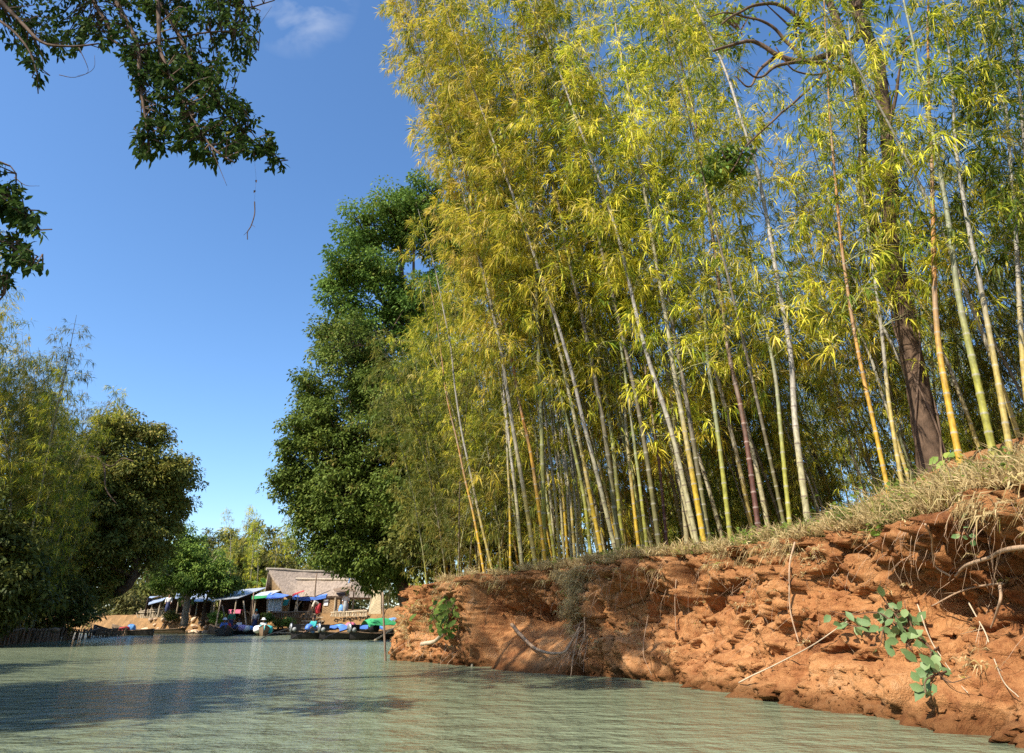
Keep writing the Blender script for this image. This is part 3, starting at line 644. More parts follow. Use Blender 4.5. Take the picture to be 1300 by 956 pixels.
# ------------------------------------------------------------------ broadleaf trees
M_gleaf = leafmat('broad_leaf', [(0, (0.05, 0.095, 0.017)), (0.5, (0.130, 0.205, 0.034)), (0.85, (0.22, 0.29, 0.05)), (1, (0.28, 0.25, 0.06))], 0.30, 0.5, 0.25)
M_lleaf = leafmat('bright_leaf', [(0, (0.09, 0.16, 0.025)), (0.5, (0.20, 0.32, 0.055)), (1, (0.34, 0.42, 0.075))], 0.35, 0.45, 0.3)
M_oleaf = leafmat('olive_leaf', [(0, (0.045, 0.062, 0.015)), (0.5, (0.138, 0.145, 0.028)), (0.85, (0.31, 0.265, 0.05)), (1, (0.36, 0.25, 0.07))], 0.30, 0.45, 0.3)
M_pleaf = leafmat('far_leaf', [(0, (0.075, 0.095, 0.030)), (0.5, (0.16, 0.165, 0.05)), (1, (0.30, 0.26, 0.075))], 0.35, 0.6, 0.2)
M_bark = plain('bark', (0.115, 0.075, 0.05), 0.9, 0.45, 7, 0.15, bmp=0.9, stretch=(1, 1, .35))
M_bark_red = plain('reddish_bark', (0.085, 0.054, 0.034), 0.9, 0.6, 9, 0.15, bmp=1.0, stretch=(1, 1, .5))
M_bark_pale = plain('pale_bark', (0.30, 0.25, 0.20), 0.85, 0.3, 6, 0.2, bmp=0.6)
def shift(mb, base):
    for v in mb.V: v -= np.asarray(base, float)
    return mb
def lobe(px, py, rpx, Y, flat=1.0):
    c = at_y(px, py, Y); d = math.hypot(Y, c[2]); d = Y * _c + (c[2] - CAM_Z) * _s
    r = rpx * d / FPX; return (*c, r, r, r * flat)
def crown(mb, lobes, rng, clumps, per, leaf, cr, tint=.5, shell=.55, wd=.5, tw=None, oval=False):
    lobes = np.array(lobes); vol = lobes[:, 3] ** 2; cnt = np.maximum(3, (clumps * vol / vol.sum()).astype(int))
    li = np.repeat(np.arange(len(lobes)), cnt); n = len(li)
    # every lobe carries a handful of boughs, every bough a head of tufts
    nsub = 11; sd_ = rng.normal(0, 1, (len(lobes), nsub, 3)); sd_ /= np.linalg.norm(sd_, axis=2)[..., None]; sd_[..., 2] = sd_[..., 2] * .8 + .12
    sr_ = rng.uniform(.34, .72, (len(lobes), nsub)); so_ = rng.uniform(.35, 1.0, (len(lobes), nsub))
    sj = rng.integers(0, nsub, n)
    d = rng.normal(0, 1, (n, 3)); d /= np.linalg.norm(d, axis=1)[:, None]; d[:, 2] = np.where(d[:, 2] < -.35, -d[:, 2], d[:, 2])
    rr = (shell + (1 - shell) * rng.uniform(0, 1, n))
    loose = rng.uniform(0, 1, n) < .56; d0 = rng.normal(0, 1, (n, 3)); d0 /= np.linalg.norm(d0, axis=1)[:, None]
    C = lobes[li, :3] + (sd_[li, sj] * so_[li, sj][:, None] + d * (rr * sr_[li, sj])[:, None]) * lobes[li, 3:]
    C = np.where(loose[:, None], lobes[li, :3] + d0 * (rr * rng.uniform(.75, 1.12, n))[:, None] * lobes[li, 3:], C)
    # wandering tufts break the outline
    C += np.stack([fbm(C * .35 + 9 * k, 1, 2, k) for k in range(3)], -1) * lobes[li, 3:4] * .4
    ci = np.repeat(np.arange(n), per); N = len(ci)
    cs = cr * rng.uniform(.5, 1.35, n)
    off = rng.normal(0, 1, (N, 3)); off *= (rng.uniform(0, 1, N) ** .45 * 1.5 / (np.linalg.norm(off, axis=1) + 1e-6))[:, None]; off = off * cs[ci][:, None] * np.array([.62, .62, .36])
    P = C[ci] + off
    D = off / (np.linalg.norm(off, axis=1)[:, None] + 1e-6) + rng.normal(0, .5, (N, 3)) + np.array([0, 0, -.45])
    Nr = np.array([0, 0, 1.0]) + rng.normal(0, .55, (N, 3)) + d[ci] * .4
    t = np.clip(tint + rng.normal(0, .13, n)[ci] + rng.normal(0, .14, N), 0, 1)
    fn = mb.ovals if oval else mb.leaves
    fn(P, D, Nr, leaf * rng.uniform(.6, 1.25, N), leaf * wd * rng.uniform(.8, 1.1, N), .15, t)
    if tw is not None:
        c0 = lobes[li, :3]
        tw.sticks(c0 + (C - c0) * .15, C, .02 + .012 * lobes[li, 3], .008)
    return C
def tree(name, label, base, lobes, clumps, per, leaf, cr, seed, lmat=None, bark=None, r0=.3, tint=.5, group=None, shell=.55, wd=.5, cat='tree', via=None, extra=None):
    rng = np.random.default_rng(seed); base = np.array(base, float); lobes = [np.array(l_, float) for l_ in lobes]
    root = thing(name, label, cat, base, 0, group)
    cen = np.mean([l_[:3] for l_ in lobes], axis=0)
    tr = MB(); tw = MB(); cr_ = MB()
    mid = base + (cen - base) * .45 + np.array([rng.normal(0, .3), rng.normal(0, .3), 0]) if via is None else np.array(via, float)
    top = cen + np.array([0, 0, .2])
    main = resample(catmull([base - [0, 0, .3], base + (mid - base) * .5 + rng.normal(0, .08, 3), mid, top], 8), n=20)
    tr.tube(main, r0 * np.linspace(1.25, .3, 20) ** 1.0, 9)
    for l_ in lobes:
        i = rng.integers(8, 17); a = main[i]; e = l_[:3]
        m_ = (a + e) / 2 + np.array([0, 0, -.12 * np.linalg.norm(e - a)]) + rng.normal(0, .15, 3)
        tr.tube(resample(catmull([a, m_, e], 6), n=9), r0 * np.linspace(.42, .10, 9), 6)
    if extra:
        for pts, ra, rb in extra: tr.tube(resample(catmull(pts, 8), n=24), np.linspace(ra, rb, 24), 7)
    crown(cr_, lobes, rng, clumps, per, leaf, cr, tint, shell, wd, tw)
    cr_.join(tw, 1)
    shift(tr, base).build('trunk', bark or M_bark, root, smooth=True)
    shift(cr_, base).build('crown', [lmat or M_gleaf, bark or M_bark], root)
    return root
lz = lambda x, y: float(ztop(np.array([x]), np.array([y]))[0])
def gpt(x, y): return (x, y, lz(x, y))

# the tall dark trees on the right bank beyond the bamboo
tree('broadleaf_tree', 'tall dark green broadleaf tree whose rounded top rises left of the bamboo', gpt(-3.2, 39),
     [lobe(505, 285, 58, 39, .8), lobe(462, 345, 44, 38, .7), lobe(565, 300, 60, 40, .8), lobe(500, 380, 50, 39, .7), lobe(560, 385, 55, 40, .8), lobe(600, 330, 50, 41), lobe(450, 400, 34, 38), lobe(436, 358, 26, 38), lobe(490, 430, 50, 38.5), lobe(466, 300, 36, 38), lobe(525, 268, 36, 39)],
     640, 105, .26, .85, 11, tint=.5, r0=.42, shell=.45)
tree('broadleaf_tree', 'dense green broadleaf tree overhanging the thatched house by the water', gpt(-5.2, 36.5),
     [lobe(440, 440, 46, 36), lobe(398, 500, 32, 36), lobe(470, 500, 66, 36.5), lobe(418, 560, 52, 36), lobe(376, 612, 30, 36), lobe(455, 600, 76, 36.5),
      lobe(402, 640, 46, 36), lobe(450, 675, 62, 36.5), lobe(420, 700, 30, 36), lobe(535, 590, 75, 38), lobe(520, 680, 70, 37), lobe(475, 715, 36, 36), lobe(560, 500, 60, 38), lobe(392, 672, 26, 36), lobe(440, 716, 22, 36), lobe(492, 728, 36, 36.5), lobe(372, 570, 22, 36), lobe(430, 640, 50, 35.5), lobe(362, 618, 22, 36), lobe(392, 540, 30, 36), lobe(520, 545, 60, 34), lobe(560, 470, 44, 35), lobe(515, 640, 50, 33)],
     1900, 95, .21, .70, 12, tint=.54, r0=.28, shell=.5)
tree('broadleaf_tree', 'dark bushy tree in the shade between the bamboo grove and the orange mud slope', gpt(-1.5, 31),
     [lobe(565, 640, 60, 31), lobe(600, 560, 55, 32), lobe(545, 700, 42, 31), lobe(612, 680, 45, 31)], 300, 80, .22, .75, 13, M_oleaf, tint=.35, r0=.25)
# bamboo spilling out before those trees, many with shade tinted into the leaves
for i, (x, y, k, sc, rz) in enumerate([(-2.4, 27, 6, .82, .3), (-1.6, 26, 2, .85, 2.2), (-2.0, 29, 7, .95, 1.2), (-.6, 24, 6, .86, 3.0), (-2.6, 30.5, 4, 1.1, .1), (-1.2, 28, 3, .85, .6), (-.2, 27, 1, 1.0, .9), (-2.9, 25.0, 7, .62, .2), (-3.0, 33, 0, .95, 1.6), (.4, 22.5, 7, .95, .5), (-1.7, 23.4, 6, .62, 1.3), (-1.9, 24.4, 7, .72, 2.0), (-2.2, 27.8, 7, .8, .4), (-1.0, 25.2, 6, .8, 4.0), (-3.6, 34.5, 1, .95, .6), (-3.3, 30, 6, .9, 2.6)]):
    put(k, x, y, lz(x, y) - .1, sc, rz, 'arching bamboo culm from a stand tinted olive for shade, in front of the dark broadleaf trees', 'arching bamboo culms before the dark trees', (0, -.08))
for i, (x, y, k, sc) in enumerate([(-3.4, 44, 4, .8), (-2.4, 46, 0, .8), (-1.4, 44.5, 1, .8), (-3.0, 51, 4, 1.0), (-5.2, 54, 7, .9), (-4.4, 56, 6, .9), (-2.4, 54, 5, 1.1), (-1.0, 49, 6, .8), (-6.4, 57, 0, .8), (-7.6, 59, 5, 1.1), (-6.0, 61, 7, .8), (-8.4, 62.5, 4, .9), (-2.0, 40, 5, 1.0), (-1.2, 37, 5, 1.1), (-2.0, 35.5, 5, .9), (-9.5, 66, 7, .9), (-11.5, 68, 6, .8)]):
    put(k, x, y, lz(x, y) - .1, sc, i * 1.3, 'slim bamboo culm on the mud slope behind the pale woven mat panel', 'bamboo culms behind the mat panel', (0, .02))
# trees closing the back of the grove
for i, (x, y, h, w_) in enumerate([(3, 44, 12, 5), (11, 46, 13, 6), (19, 42, 12, 5.5), (27, 40, 13, 6), (35, 36, 12, 6), (24, 24, 11, 5), (31, 26, 12, 5.5), (21, 15, 9, 4.2), (27, 12, 10, 4.5)]):
    rg = np.random.default_rng(400 + i)
    L_ = [(x + rg.normal(0, w_ * .45), y + rg.normal(0, w_ * .3), h * f, w_ * .62, w_ * .62, w_ * .5) for f in (.2, .35, .5, .62, .75)]
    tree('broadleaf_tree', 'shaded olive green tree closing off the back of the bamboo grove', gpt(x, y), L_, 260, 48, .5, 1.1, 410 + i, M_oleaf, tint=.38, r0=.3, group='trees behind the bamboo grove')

# the brown two stemmed tree among the bamboo at the right
base = at_y(1180, 578, 11.6); base[2] = land_z(base[0], base[1])
root = thing('tree', 'brown rough barked tree with two stems and bare crooked limbs among the bamboo', 'tree', base)
def pxp(pts, Y0, Y1): return np.array([at_y(p[0], p[1], Y0 + (Y1 - Y0) * i / (len(pts) - 1)) for i, p in enumerate(pts)])
t1 = pxp([(1180, 590), (1165, 490), (1150, 410), (1132, 310), (1128, 190), (1116, 90), (1088, 10), (1062, -100)], 11.6, 12.4)
t1[0] = base - [0, 0, .25]
mb = MB(); pth = resample(catmull(t1, 10), n=60)
rad = np.interp(np.linspace(0, 1, 60), [0, .05, .3, .4, .7, 1], [.27, .20, .17, .14, .12, .09]) * (1 + .10 * vnoise(pth * 1.6, 3))
mb.tube(pth, rad, 14)
t2 = pxp([(1152, 420), (1118, 330), (1098, 240), (1090, 120), (1060, 20), (1020, -80)], 11.9, 12.6)
p2 = resample(catmull(t2, 10), n=40); mb.tube(p2, np.linspace(.12, .075, 40) * (1 + .1 * vnoise(p2 * 2, 5)), 10)
for v in mb.V:
    if len(v) > 50: v += np.stack([fbm(v * [5, 5, 1.1] + 11 * k, 1.4, 3, 40 + k) for k in range(3)], -1) * [.07, .07, .02]
shift(mb, base).build('trunk', M_bark_red, root, smooth=True)
for k in range(3):
    i_ = np.arange(2, 52); a_ = i_ * .28 * (1 if k else -1) + k * 2.1; vv_ = pth[i_] + np.column_stack([np.cos(a_), np.sin(a_), a_ * 0]) * (rad[i_] + .02)[:, None]
    vb = MB(); vb.tube(resample(vv_, n=90), np.linspace(.022, .008, 90), 5); shift(vb, base).build('vine', M_bark, root, smooth=True)
BR = [([(1100, 30), (1062, 66), (1018, 78), (985, 70), (955, 52), (928, 58), (905, 66)], .10, .03), ([(1060, 66), (1010, 20), (975, 4), (940, 14), (918, 30)], .07, .02),
      ([(1070, 90), (1030, 78), (990, 84), (965, 98), (940, 86)], .065, .015), ([(985, 70), (962, 92), (950, 110), (930, 96)], .05, .012), ([(1020, 78), (990, 40), (960, 24), (920, 16), (900, 22)], .05, .012),
      ([(1128, 170), (1136, 130), (1140, 90), (1150, 60)], .05, .015), ([(1110, 270), (1125, 262), (1145, 245), (1160, 225)], .04, .01), ([(1080, 60), (1052, 90), (1010, 88), (985, 60)], .04, .012),
      ([(1088, 10), (1110, -30), (1140, -60)], .09, .03), ([(960, 190), (930, 235), (912, 250)], .03, .01), ([(1062, 66), (1030, 110), (985, 150), (955, 180), (925, 222)], .035, .015)]
for i, (pts, ra, rb) in enumerate(BR):
    lb = MB(); q = resample(catmull(pxp(pts, 12.2, 12.0 - .3 * (i % 3)), 8), n=26); q += np.stack([vnoise(q * 2.2 + 5 * k, k + i) for k in range(3)], -1) * .05
    lb.tube(q, np.linspace(ra, rb, 26), 7); shift(lb, base).build('limb', M_bark, root, smooth=True)
rng = np.random.default_rng(91); lf = MB(); tw = MB()
crown(lf, [lobe(922, 205, 26, 11.9), lobe(905, 225, 14, 11.9)], rng, 26, 30, .15, .30, .6, .3, .5, tw)
crown(lf, [lobe(940, 40, 40, 12.2), lobe(1010, 40, 50, 12.3), lobe(1140, 60, 40, 12.3), lobe(1080, -20, 60, 12.4)], rng, 60, 22, .14, .35, .7, .2, .5, tw)
lf.join(tw, 1); shift(lf, base).build('foliage', [M_gleaf, M_bark], root)

# ------------------------------------------------------------------ left bank
LB = 'bamboo culms on the shaded left bank'; LBL = 'leaning bamboo culm in the tall shaded clump on the left bank'
rng = np.random.default_rng(5)
def left_pt(Y, d): # land point d metres behind the left shore at depth Y
    x = np.interp(Y, LEFT[::-1, 1][2:], LEFT[::-1, 0][2:]) if False else np.interp(Y, [-14, 3, 12, 21, 29.5, 38, 47, 57, 61], [-12, -13, -14.3, -16.8, -19.8, -23.5, -27.5, -33, -37])
    return x - d, Y
for (Y, d, k, sc, rz) in [(31, 1.5, 6, 1.10, .2), (32, 3, 7, 1.28, .5), (33, 1.2, 6, 1.2, 1.4), (34, 4, 6, 1.25, .3), (34.5, 2.0, 7, 1.25, -.5), (35.5, 1.4, 6, 1.15, .8), (36, 5, 7, 1.4, .2), (37, 2.0, 7, 1.25, .4),
                          (38, 1.2, 6, 1.12, -.6), (39, 3.5, 7, 1.2, .2), (40, 1.6, 6, 1.1, .9), (42, 1.5, 7, 1.08, 0), (43.5, 1.0, 6, .95, 1.1), (42.5, 2.5, 7, 1.25, .3), (44.5, 2.0, 6, 1.15, .8), (46.5, 2.6, 7, 1.15, .1), (47.5, 1.4, 6, .95, 2.0), (49.5, 1.2, 7, 1.45, .6), (52, 1.0, 6, 1.40, 1.4), (54.5, 1.0, 7, 1.40, .2), (57, 1.2, 6, 1.25, .9), (48.5, 3, 6, 1.5, .3), (45.5, 1.2, 7, .95, .4), (43, 3, 0, 1.15, .3), (45, 1.5, 4, 1.3, .5), (30, 4, 1, 1.3, .1), (29, 2.5, 3, 1.2, .7), (28, 5, 2, 1.4, .2), (35, 1, 3, .95, .4), (36.2, 2.2, 1, .95, 1.0), (37.5, 1.0, 3, 1.0, .1), (38.5, 2.4, 0, 1.05, .7), (39.5, 2.0, 3, .95, -.3), (41, 2.6, 1, 1.0, .5), (34.2, .8, 4, 1.2, 2), (31.5, .8, 4, 1.15, 1), (33.6, 2.6, 1, 1.1, -.8), (32.5, 4.5, 3, 1.1, .9), (33, 6, 3, 1.25, .4), (36.5, .9, 5, 1.1, .3), (32.3, .9, 5, 1.0, 1.3), (40.5, .8, 5, .9, .1), (44, .9, 5, .9, 2)]:
    x, y = left_pt(Y, d); put(k, x, y, lz(x, y) - .1, sc * .92, rz, LBL, LB, (0, .06))
x0, y0 = left_pt(49, 2.0)
tree('broadleaf_tree', 'large dark broadleaf tree leaning over the water with a pale crooked bare limb', gpt(x0, y0),
     [lobe(200, 605, 40, 50), lobe(165, 640, 55, 49), lobe(222, 640, 24, 52), lobe(140, 590, 48, 48), lobe(190, 560, 26, 50), lobe(225, 605, 22, 51), lobe(95, 640, 60, 46), lobe(160, 700, 46, 49), lobe(110, 700, 50, 47), lobe(200, 680, 30, 51), lobe(150, 545, 26, 48), lobe(120, 745, 26, 48)],
     950, 95, .28, .85, 61, M_oleaf, tint=.62, r0=.38, shell=.5, via=at_y(168, 735, 49),
     extra=[(pxp([(70, 640), (80, 610), (98, 586), (120, 580), (132, 592), (134, 620), (148, 640)], 45, 44), .11, .03), (pxp([(120, 580), (140, 592), (155, 582), (170, 586)], 44.5, 44), .06, .02)])
for i, (Y, d, h, w_, ti) in enumerate([(31, 8, 12, 4.5, .4), (38, 8, 11, 4.5, .35), (34, 3, 6, 2.6, .35), (40, 3.2, 6.5, 2.8, .38), (46, 4, 8, 3.6, .4), (53, 6, 8, 3.6, .4), (28.5, 2, 5, 2.4, .3), (33, 10, 15, 5.0, .4), (40, 9, 13, 4.5, .42)]):
    x, y = left_pt(Y, d); rg = np.random.default_rng(430 + i)
    L_ = [(x + rg.normal(0, w_ * .4), y + rg.normal(0, w_ * .4), h * f, w_ * .6, w_ * .6, w_ * .5) for f in (.25, .42, .6, .8)]
    tree('broadleaf_tree', 'dark bushy tree filling the gaps between bamboo on the left bank', gpt(x, y), L_, 280, 75, .26, .75, 440 + i, M_oleaf, tint=ti, r0=.22, group='bushy trees on the left bank')

# ------------------------------------------------------------------ trees round the village
tree('shade_tree', 'bright green young tree with a pale trunk on the stony shore by the stalls', at_y(234, 790, 61.5) , [lobe(240, 702, 30, 61), lobe(215, 722, 24, 61), lobe(265, 720, 24, 61), lobe(243, 738, 30, 60.5), lobe(280, 738, 15, 61), lobe(232, 684, 16, 61), lobe(205, 742, 12, 60.5)],
     250, 90, .26, .66, 71, M_lleaf, M_bark_pale, tint=.5, r0=.26, shell=.35)
tree('shade_tree', 'smaller thin trunked green tree beside the bright green one', at_y(258, 790, 61.8), [lobe(268, 745, 20, 61.5), lobe(290, 742, 16, 62), lobe(258, 735, 18, 62)], 90, 70, .24, .6, 72, M_gleaf, M_bark, tint=.55, r0=.14)
far = [(200, 690, 96, 26), (262, 690, 100, 22), (292, 682, 98, 20), (318, 676, 104, 22), (345, 690, 100, 22), (372, 698, 95, 24), (398, 705, 90, 24), (305, 715, 92, 26), (345, 722, 88, 26), (275, 715, 90, 24), (385, 728, 86, 22), (425, 715, 92, 24), (235, 700, 104, 24), (178, 752, 84, 20), (212, 756, 86, 18), (150, 756, 80, 22), (250, 752, 88, 18)]
for i, (px, py, Y, r_) in enumerate(far):
    rg = np.random.default_rng(450 + i)
    L_ = [lobe(px + rg.normal(0, 5), py + k * r_ * .85 + rg.normal(0, 3), r_ * (.6 + .22 * k), Y) for k in range(4)]
    b_ = at_y(px, 780, Y); b_[2] = 2.2
    tree('broadleaf_tree', 'pale sunlit feathery tree in the wood behind the village', b_, L_, 200, 34, .62, 1.0, 460 + i, [M_pleaf, M_oleaf, M_pleaf][i % 3], tint=.55 - .08 * (i % 3), r0=.25, group='trees behind the village', wd=.3, shell=.3)
for i, (px, Y, k, sc) in enumerate([(286, 88, 0, .98), (296, 92, 1, .92), (322, 90, 2, 1.12), (334, 94, 0, 1.05), (312, 86, 4, 1.0), (352, 88, 2, .9), (366, 90, 4, .98), (342, 84, 5, 1.0), (380, 84, 4, .9), (272, 92, 4, .95)]):
    b_ = at_y(px, 780, Y); put(k, b_[0], b_[1], 2.0, sc, i * 1.1, 'pale feathery bamboo culm rising behind the village', 'bamboo culms behind the village', (0, .05))
# the wood beyond, one mass along the horizon
rng = np.random.default_rng(99); mb = MB(); n_ = 26000
a_ = rng.uniform(R(-75), R(80), n_); r_ = rng.uniform(125, 165, n_)
hz = 7.5 + 3.0 * fbm(np.column_stack([a_ * 22, a_ * 0, a_ * 0]), 1, 3, 4) 
P = np.column_stack([np.sin(a_) * r_, np.cos(a_) * r_, 1.5 + hz * rng.uniform(0, 1, n_) ** .8])
mb.leaves(P, rng.normal(0, 1, (n_, 3)) + [0, 0, -.3], rng.normal(0, .6, (n_, 3)) + [0, 0, 1], 1.5 * rng.uniform(.6, 1.3, n_), .75, .15, np.clip(rng.normal(.4, .2, n_), 0, 1))
tag(mb.build('distant_woods', M_pleaf), kind='stuff')

# ------------------------------------------------------------------ the tree on the near left bank whose boughs hang into the picture
rng = np.random.default_rng(31)
base = np.array([-14.6, 6.0, lz(-14.6, 6.0)])
root = thing('overhanging_tree', 'dark leafy boughs hanging into the sky from a tree on the near left bank', 'tree', base)
tr = MB(); lf = MB(); tw = MB()
trunk = resample(catmull([base - [0, 0, .3], base + [.3, .1, 2.2], base + [1.2, .3, 4.8], base + [2.6, .4, 7.4], base + [4.2, .6, 9.4]], 8), n=24)
tr.tube(trunk, np.linspace(.42, .16, 24), 12)
def limb(pts, ra, rb, Y0, Y1, start=None):
    q = pxp(pts, Y0, Y1)
    if start is not None: q = np.vstack([start, q])
    q = resample(catmull(q, 10), n=50); q += np.stack([vnoise(q * 1.3 + 5 * k, k) for k in range(3)], -1) * .05
    tr.tube(q, np.linspace(ra, rb, 50), 7); return q
S0 = trunk[-1]; S1 = trunk[15]
LIMBS = [limb([(40, -120), (120, -40), (165, 45), (180, 110), (190, 175)], .10, .012, 7.4, 7.2, S0),
         limb([(150, -60), (205, 65), (235, 130), (270, 185), (300, 205)], .07, .01, 7.3, 7.0, S0),
         limb([(120, -110), (200, 0), (255, 100), (300, 160), (345, 196), (358, 205)], .08, .008, 7.6, 7.4, S0),
         limb([(-60, -60), (10, 15), (50, 55), (90, 60), (125, 55)], .07, .01, 7.0, 6.8, S0),
         limb([(0, -160), (140, -60), (240, -20), (300, 10), (345, 2)], .09, .008, 7.8, 8.0, S0),
         limb([(-60, -10), (0, 30), (35, 60), (48, 95)], .05, .008, 6.8, 6.6, S0),
         limb([(60, -80), (130, 20), (150, 60), (215, 50), (290, 40), (330, 55)], .06, .006, 7.7, 7.6, S0),
         limb([(-150, 150), (-60, 220), (0, 245), (30, 270), (45, 292)], .06, .008, 6.2, 6.0, S1),
         limb([(-150, 190), (-50, 290), (5, 310), (30, 330), (48, 345)], .05, .008, 6.2, 6.0, S1),
         limb([(-120, 170), (-30, 200), (5, 208), (18, 222)], .04, .006, 6.2, 6.1, S1),
         limb([(-120, 230), (-40, 340), (-6, 362), (4, 376)], .04, .006, 6.1, 6.0, S1)]
ALL = np.vstack(LIMBS)
REG = [([(-40, -120), (340, -120), (330, 20), (318, 75), (300, 90), (285, 100), (240, 100), (150, 60), (100, 55), (90, 80), (60, 70), (50, 95), (25, 70), (0, 60), (-40, 60)], 760, 7.0, 8.4),
       ([(150, 60), (260, 80), (305, 120), (330, 150), (350, 175), (355, 205), (330, 190), (300, 200), (275, 212), (245, 200), (220, 185), (195, 205), (170, 205), (168, 180), (185, 150), (172, 110)], 300, 7.0, 7.7),
       ([(30, 75), (45, 70), (62, 90), (45, 112)], 7, 6.6, 6.9), ([(330, 190), (355, 185), (360, 212), (345, 216)], 8, 7.2, 7.5),
       ([(-80, 190), (0, 200), (22, 235), (30, 262), (58, 285), (52, 298), (30, 290), (52, 335), (48, 352), (20, 335), (5, 380), (-80, 390)], 170, 5.8, 6.5)]
def inpoly(p, poly):
    x, y = p; c = False
    for (x0, y0), (x1, y1) in zip(poly, poly[1:] + poly[:1]):
        if (y0 > y) != (y1 > y) and x < (x1 - x0) * (y - y0) / (y1 - y0) + x0: c = not c
    return c
T_ = []
for poly, n_, ya, yb in REG:
    xs = [p[0] for p in poly]; ys = [p[1] for p in poly]; c = 0
    while c < n_:
        p = (rng.uniform(min(xs), max(xs)), rng.uniform(min(ys), max(ys)))
        if inpoly(p, poly): T_.append(at_y(p[0], p[1], rng.uniform(ya, yb))); c += 1
# more of the same crown out of the frame, above and to the left
ex = np.vstack([rng.normal(0, 1, (500, 3)) * [2.0, 2.2, 1.3] + (S0 + [0.6, 0, 2.8]), rng.normal(0, 1, (420, 3)) * [1.7, 1.7, 1.4] + [-9.3, 8.2, 14.5]])
xx, yy = to_px(ex); ex = ex[(yy < -40) | (xx < -40)]; T_ += list(ex)
for e_ in ([-9.3, 8.2, 14.5], [-8.2, 9.2, 14.0], [-10.4, 7.4, 15.2], [-9.8, 6.4, 12.8], [-11, 8.8, 14]): q = resample(catmull([S0, (S0 + np.array(e_)) / 2 + [-.6, 0, .6], e_], 8), n=30); tr.tube(q, np.linspace(.12, .03, 30), 6); LIMBS.append(q)
ALL = np.vstack(LIMBS)
T_ = np.array(T_)
for P in T_:
    dq = np.linalg.norm(ALL - P, axis=1); j = np.argmin(dq); A = ALL[j]
    if dq[j] > 3.0: A = P + (A - P) / dq[j] * 1.0
    m_ = (A + P) / 2 + rng.normal(0, .06, 3); tw.sticks([A, m_], [m_, P], [.010, .007], [.007, .003])
    out_d = (P - A); out_d /= np.linalg.norm(out_d) + 1e-6
    k_ = rng.integers(11, 19)
    # leaves in whorls at the twig end and down the last stretch
    u = rng.uniform(.35, 1.0, k_) ** .6
    Q = A + (P - A) * u[:, None] + rng.normal(0, .03, (k_, 3)) + (P - A)[None] * 0
    rad_ = rng.normal(0, 1, (k_, 3)); D = out_d * .45 + rad_ * .55 + np.array([0, 0, -.45])
    lf.ovals(Q, D, np.array([0, 0, 1.0]) + rng.normal(0, .5, (k_, 3)), 0.098 * rng.uniform(.6, 1.2, k_), .040 * rng.uniform(.8, 1.2, k_), .18, np.clip(rng.normal(.35, .2, k_), 0, 1))
# thin bare trailing shoots
for pts in [[(305, 60), (318, 50), (330, 30), (345, 8)], [(75, 95), (95, 98), (118, 88), (120, 70)], [(268, 188), (278, 212), (288, 236)], [(18, 225), (32, 235), (50, 236)], [(100, 60), (112, 90), (98, 96)]]:
    q = resample(catmull(pxp(pts, 7.0, 7.0), 6), n=14); tr.tube(q, np.linspace(.006, .002, 14), 4)
lf.join(tw, 1)
shift(tr, base).build('trunk', M_bark, root, smooth=True); shift(lf, base).build('foliage', [leafmat('overhang_leaf', [(0, (0.030, 0.050, 0.012)), (0.6, (0.058, 0.092, 0.018)), (.9, (0.16, 0.18, 0.03)), (1, (0.3, 0.26, 0.05))], 0.3, 0.55, 0.15), M_bark], root)
# its neighbours on the near left bank, whose shade falls over the water
for i, (x, y, h, w_) in enumerate([(-17.5, 1.5, 15, 4.2), (-16.5, -4.5, 14, 4.0), (-21, 6.5, 15, 4.2), (-15.5, -10, 14, 4.0)]):
    rg = np.random.default_rng(480 + i)
    L_ = [(x + rg.normal(0, w_ * .4), y + rg.normal(0, w_ * .4), h * f, w_ * .62, w_ * .62, w_ * .5) for f in (.45, .58, .7, .82)]
    tree('broadleaf_tree', 'leafy tree on the near left bank that throws its shade over the water', gpt(x, y), L_, 260, 60, .32, .9, 490 + i, M_oleaf, tint=.4, r0=.28, group='shade trees on the near left bank')
# the broken twig dangling on a spider thread
base = at_y(325, 226, 7.3); root = thing('dangling_twig', 'thin broken twig dangling from a thread below the dark boughs', 'twig', base)
mb = MB(); q = resample(catmull(pxp([(323, 256), (323, 272), (318, 288), (314, 294), (314, 304)], 7.3, 7.3), 6), n=16)
mb.tube(q, np.linspace(.008, .006, 16), 5); mb.sticks([q[9], q[12]], [q[9] + [.05, 0, -.04], q[12] + [-.04, 0, -.05]], .004, .002)
mb.leaves(pxp([(325, 228), (324, 241)], 7.3, 7.3), np.array([[.2, 0, -1], [-.3, 0, -1.]]), np.array([[0, -1., .2], [.3, -1, 0]]), .05, .03, .1, .9)
th = pxp([(325, 226), (324, 240), (323, 256)], 7.3, 7.3); mb.sticks(th[:-1], th[1:], .0012, .0012)
tp = at_y(320, 170, 7.3); mb.sticks(tp, th[0], .0012, .0012)
shift(mb, base).build('twig', M_bark, root)
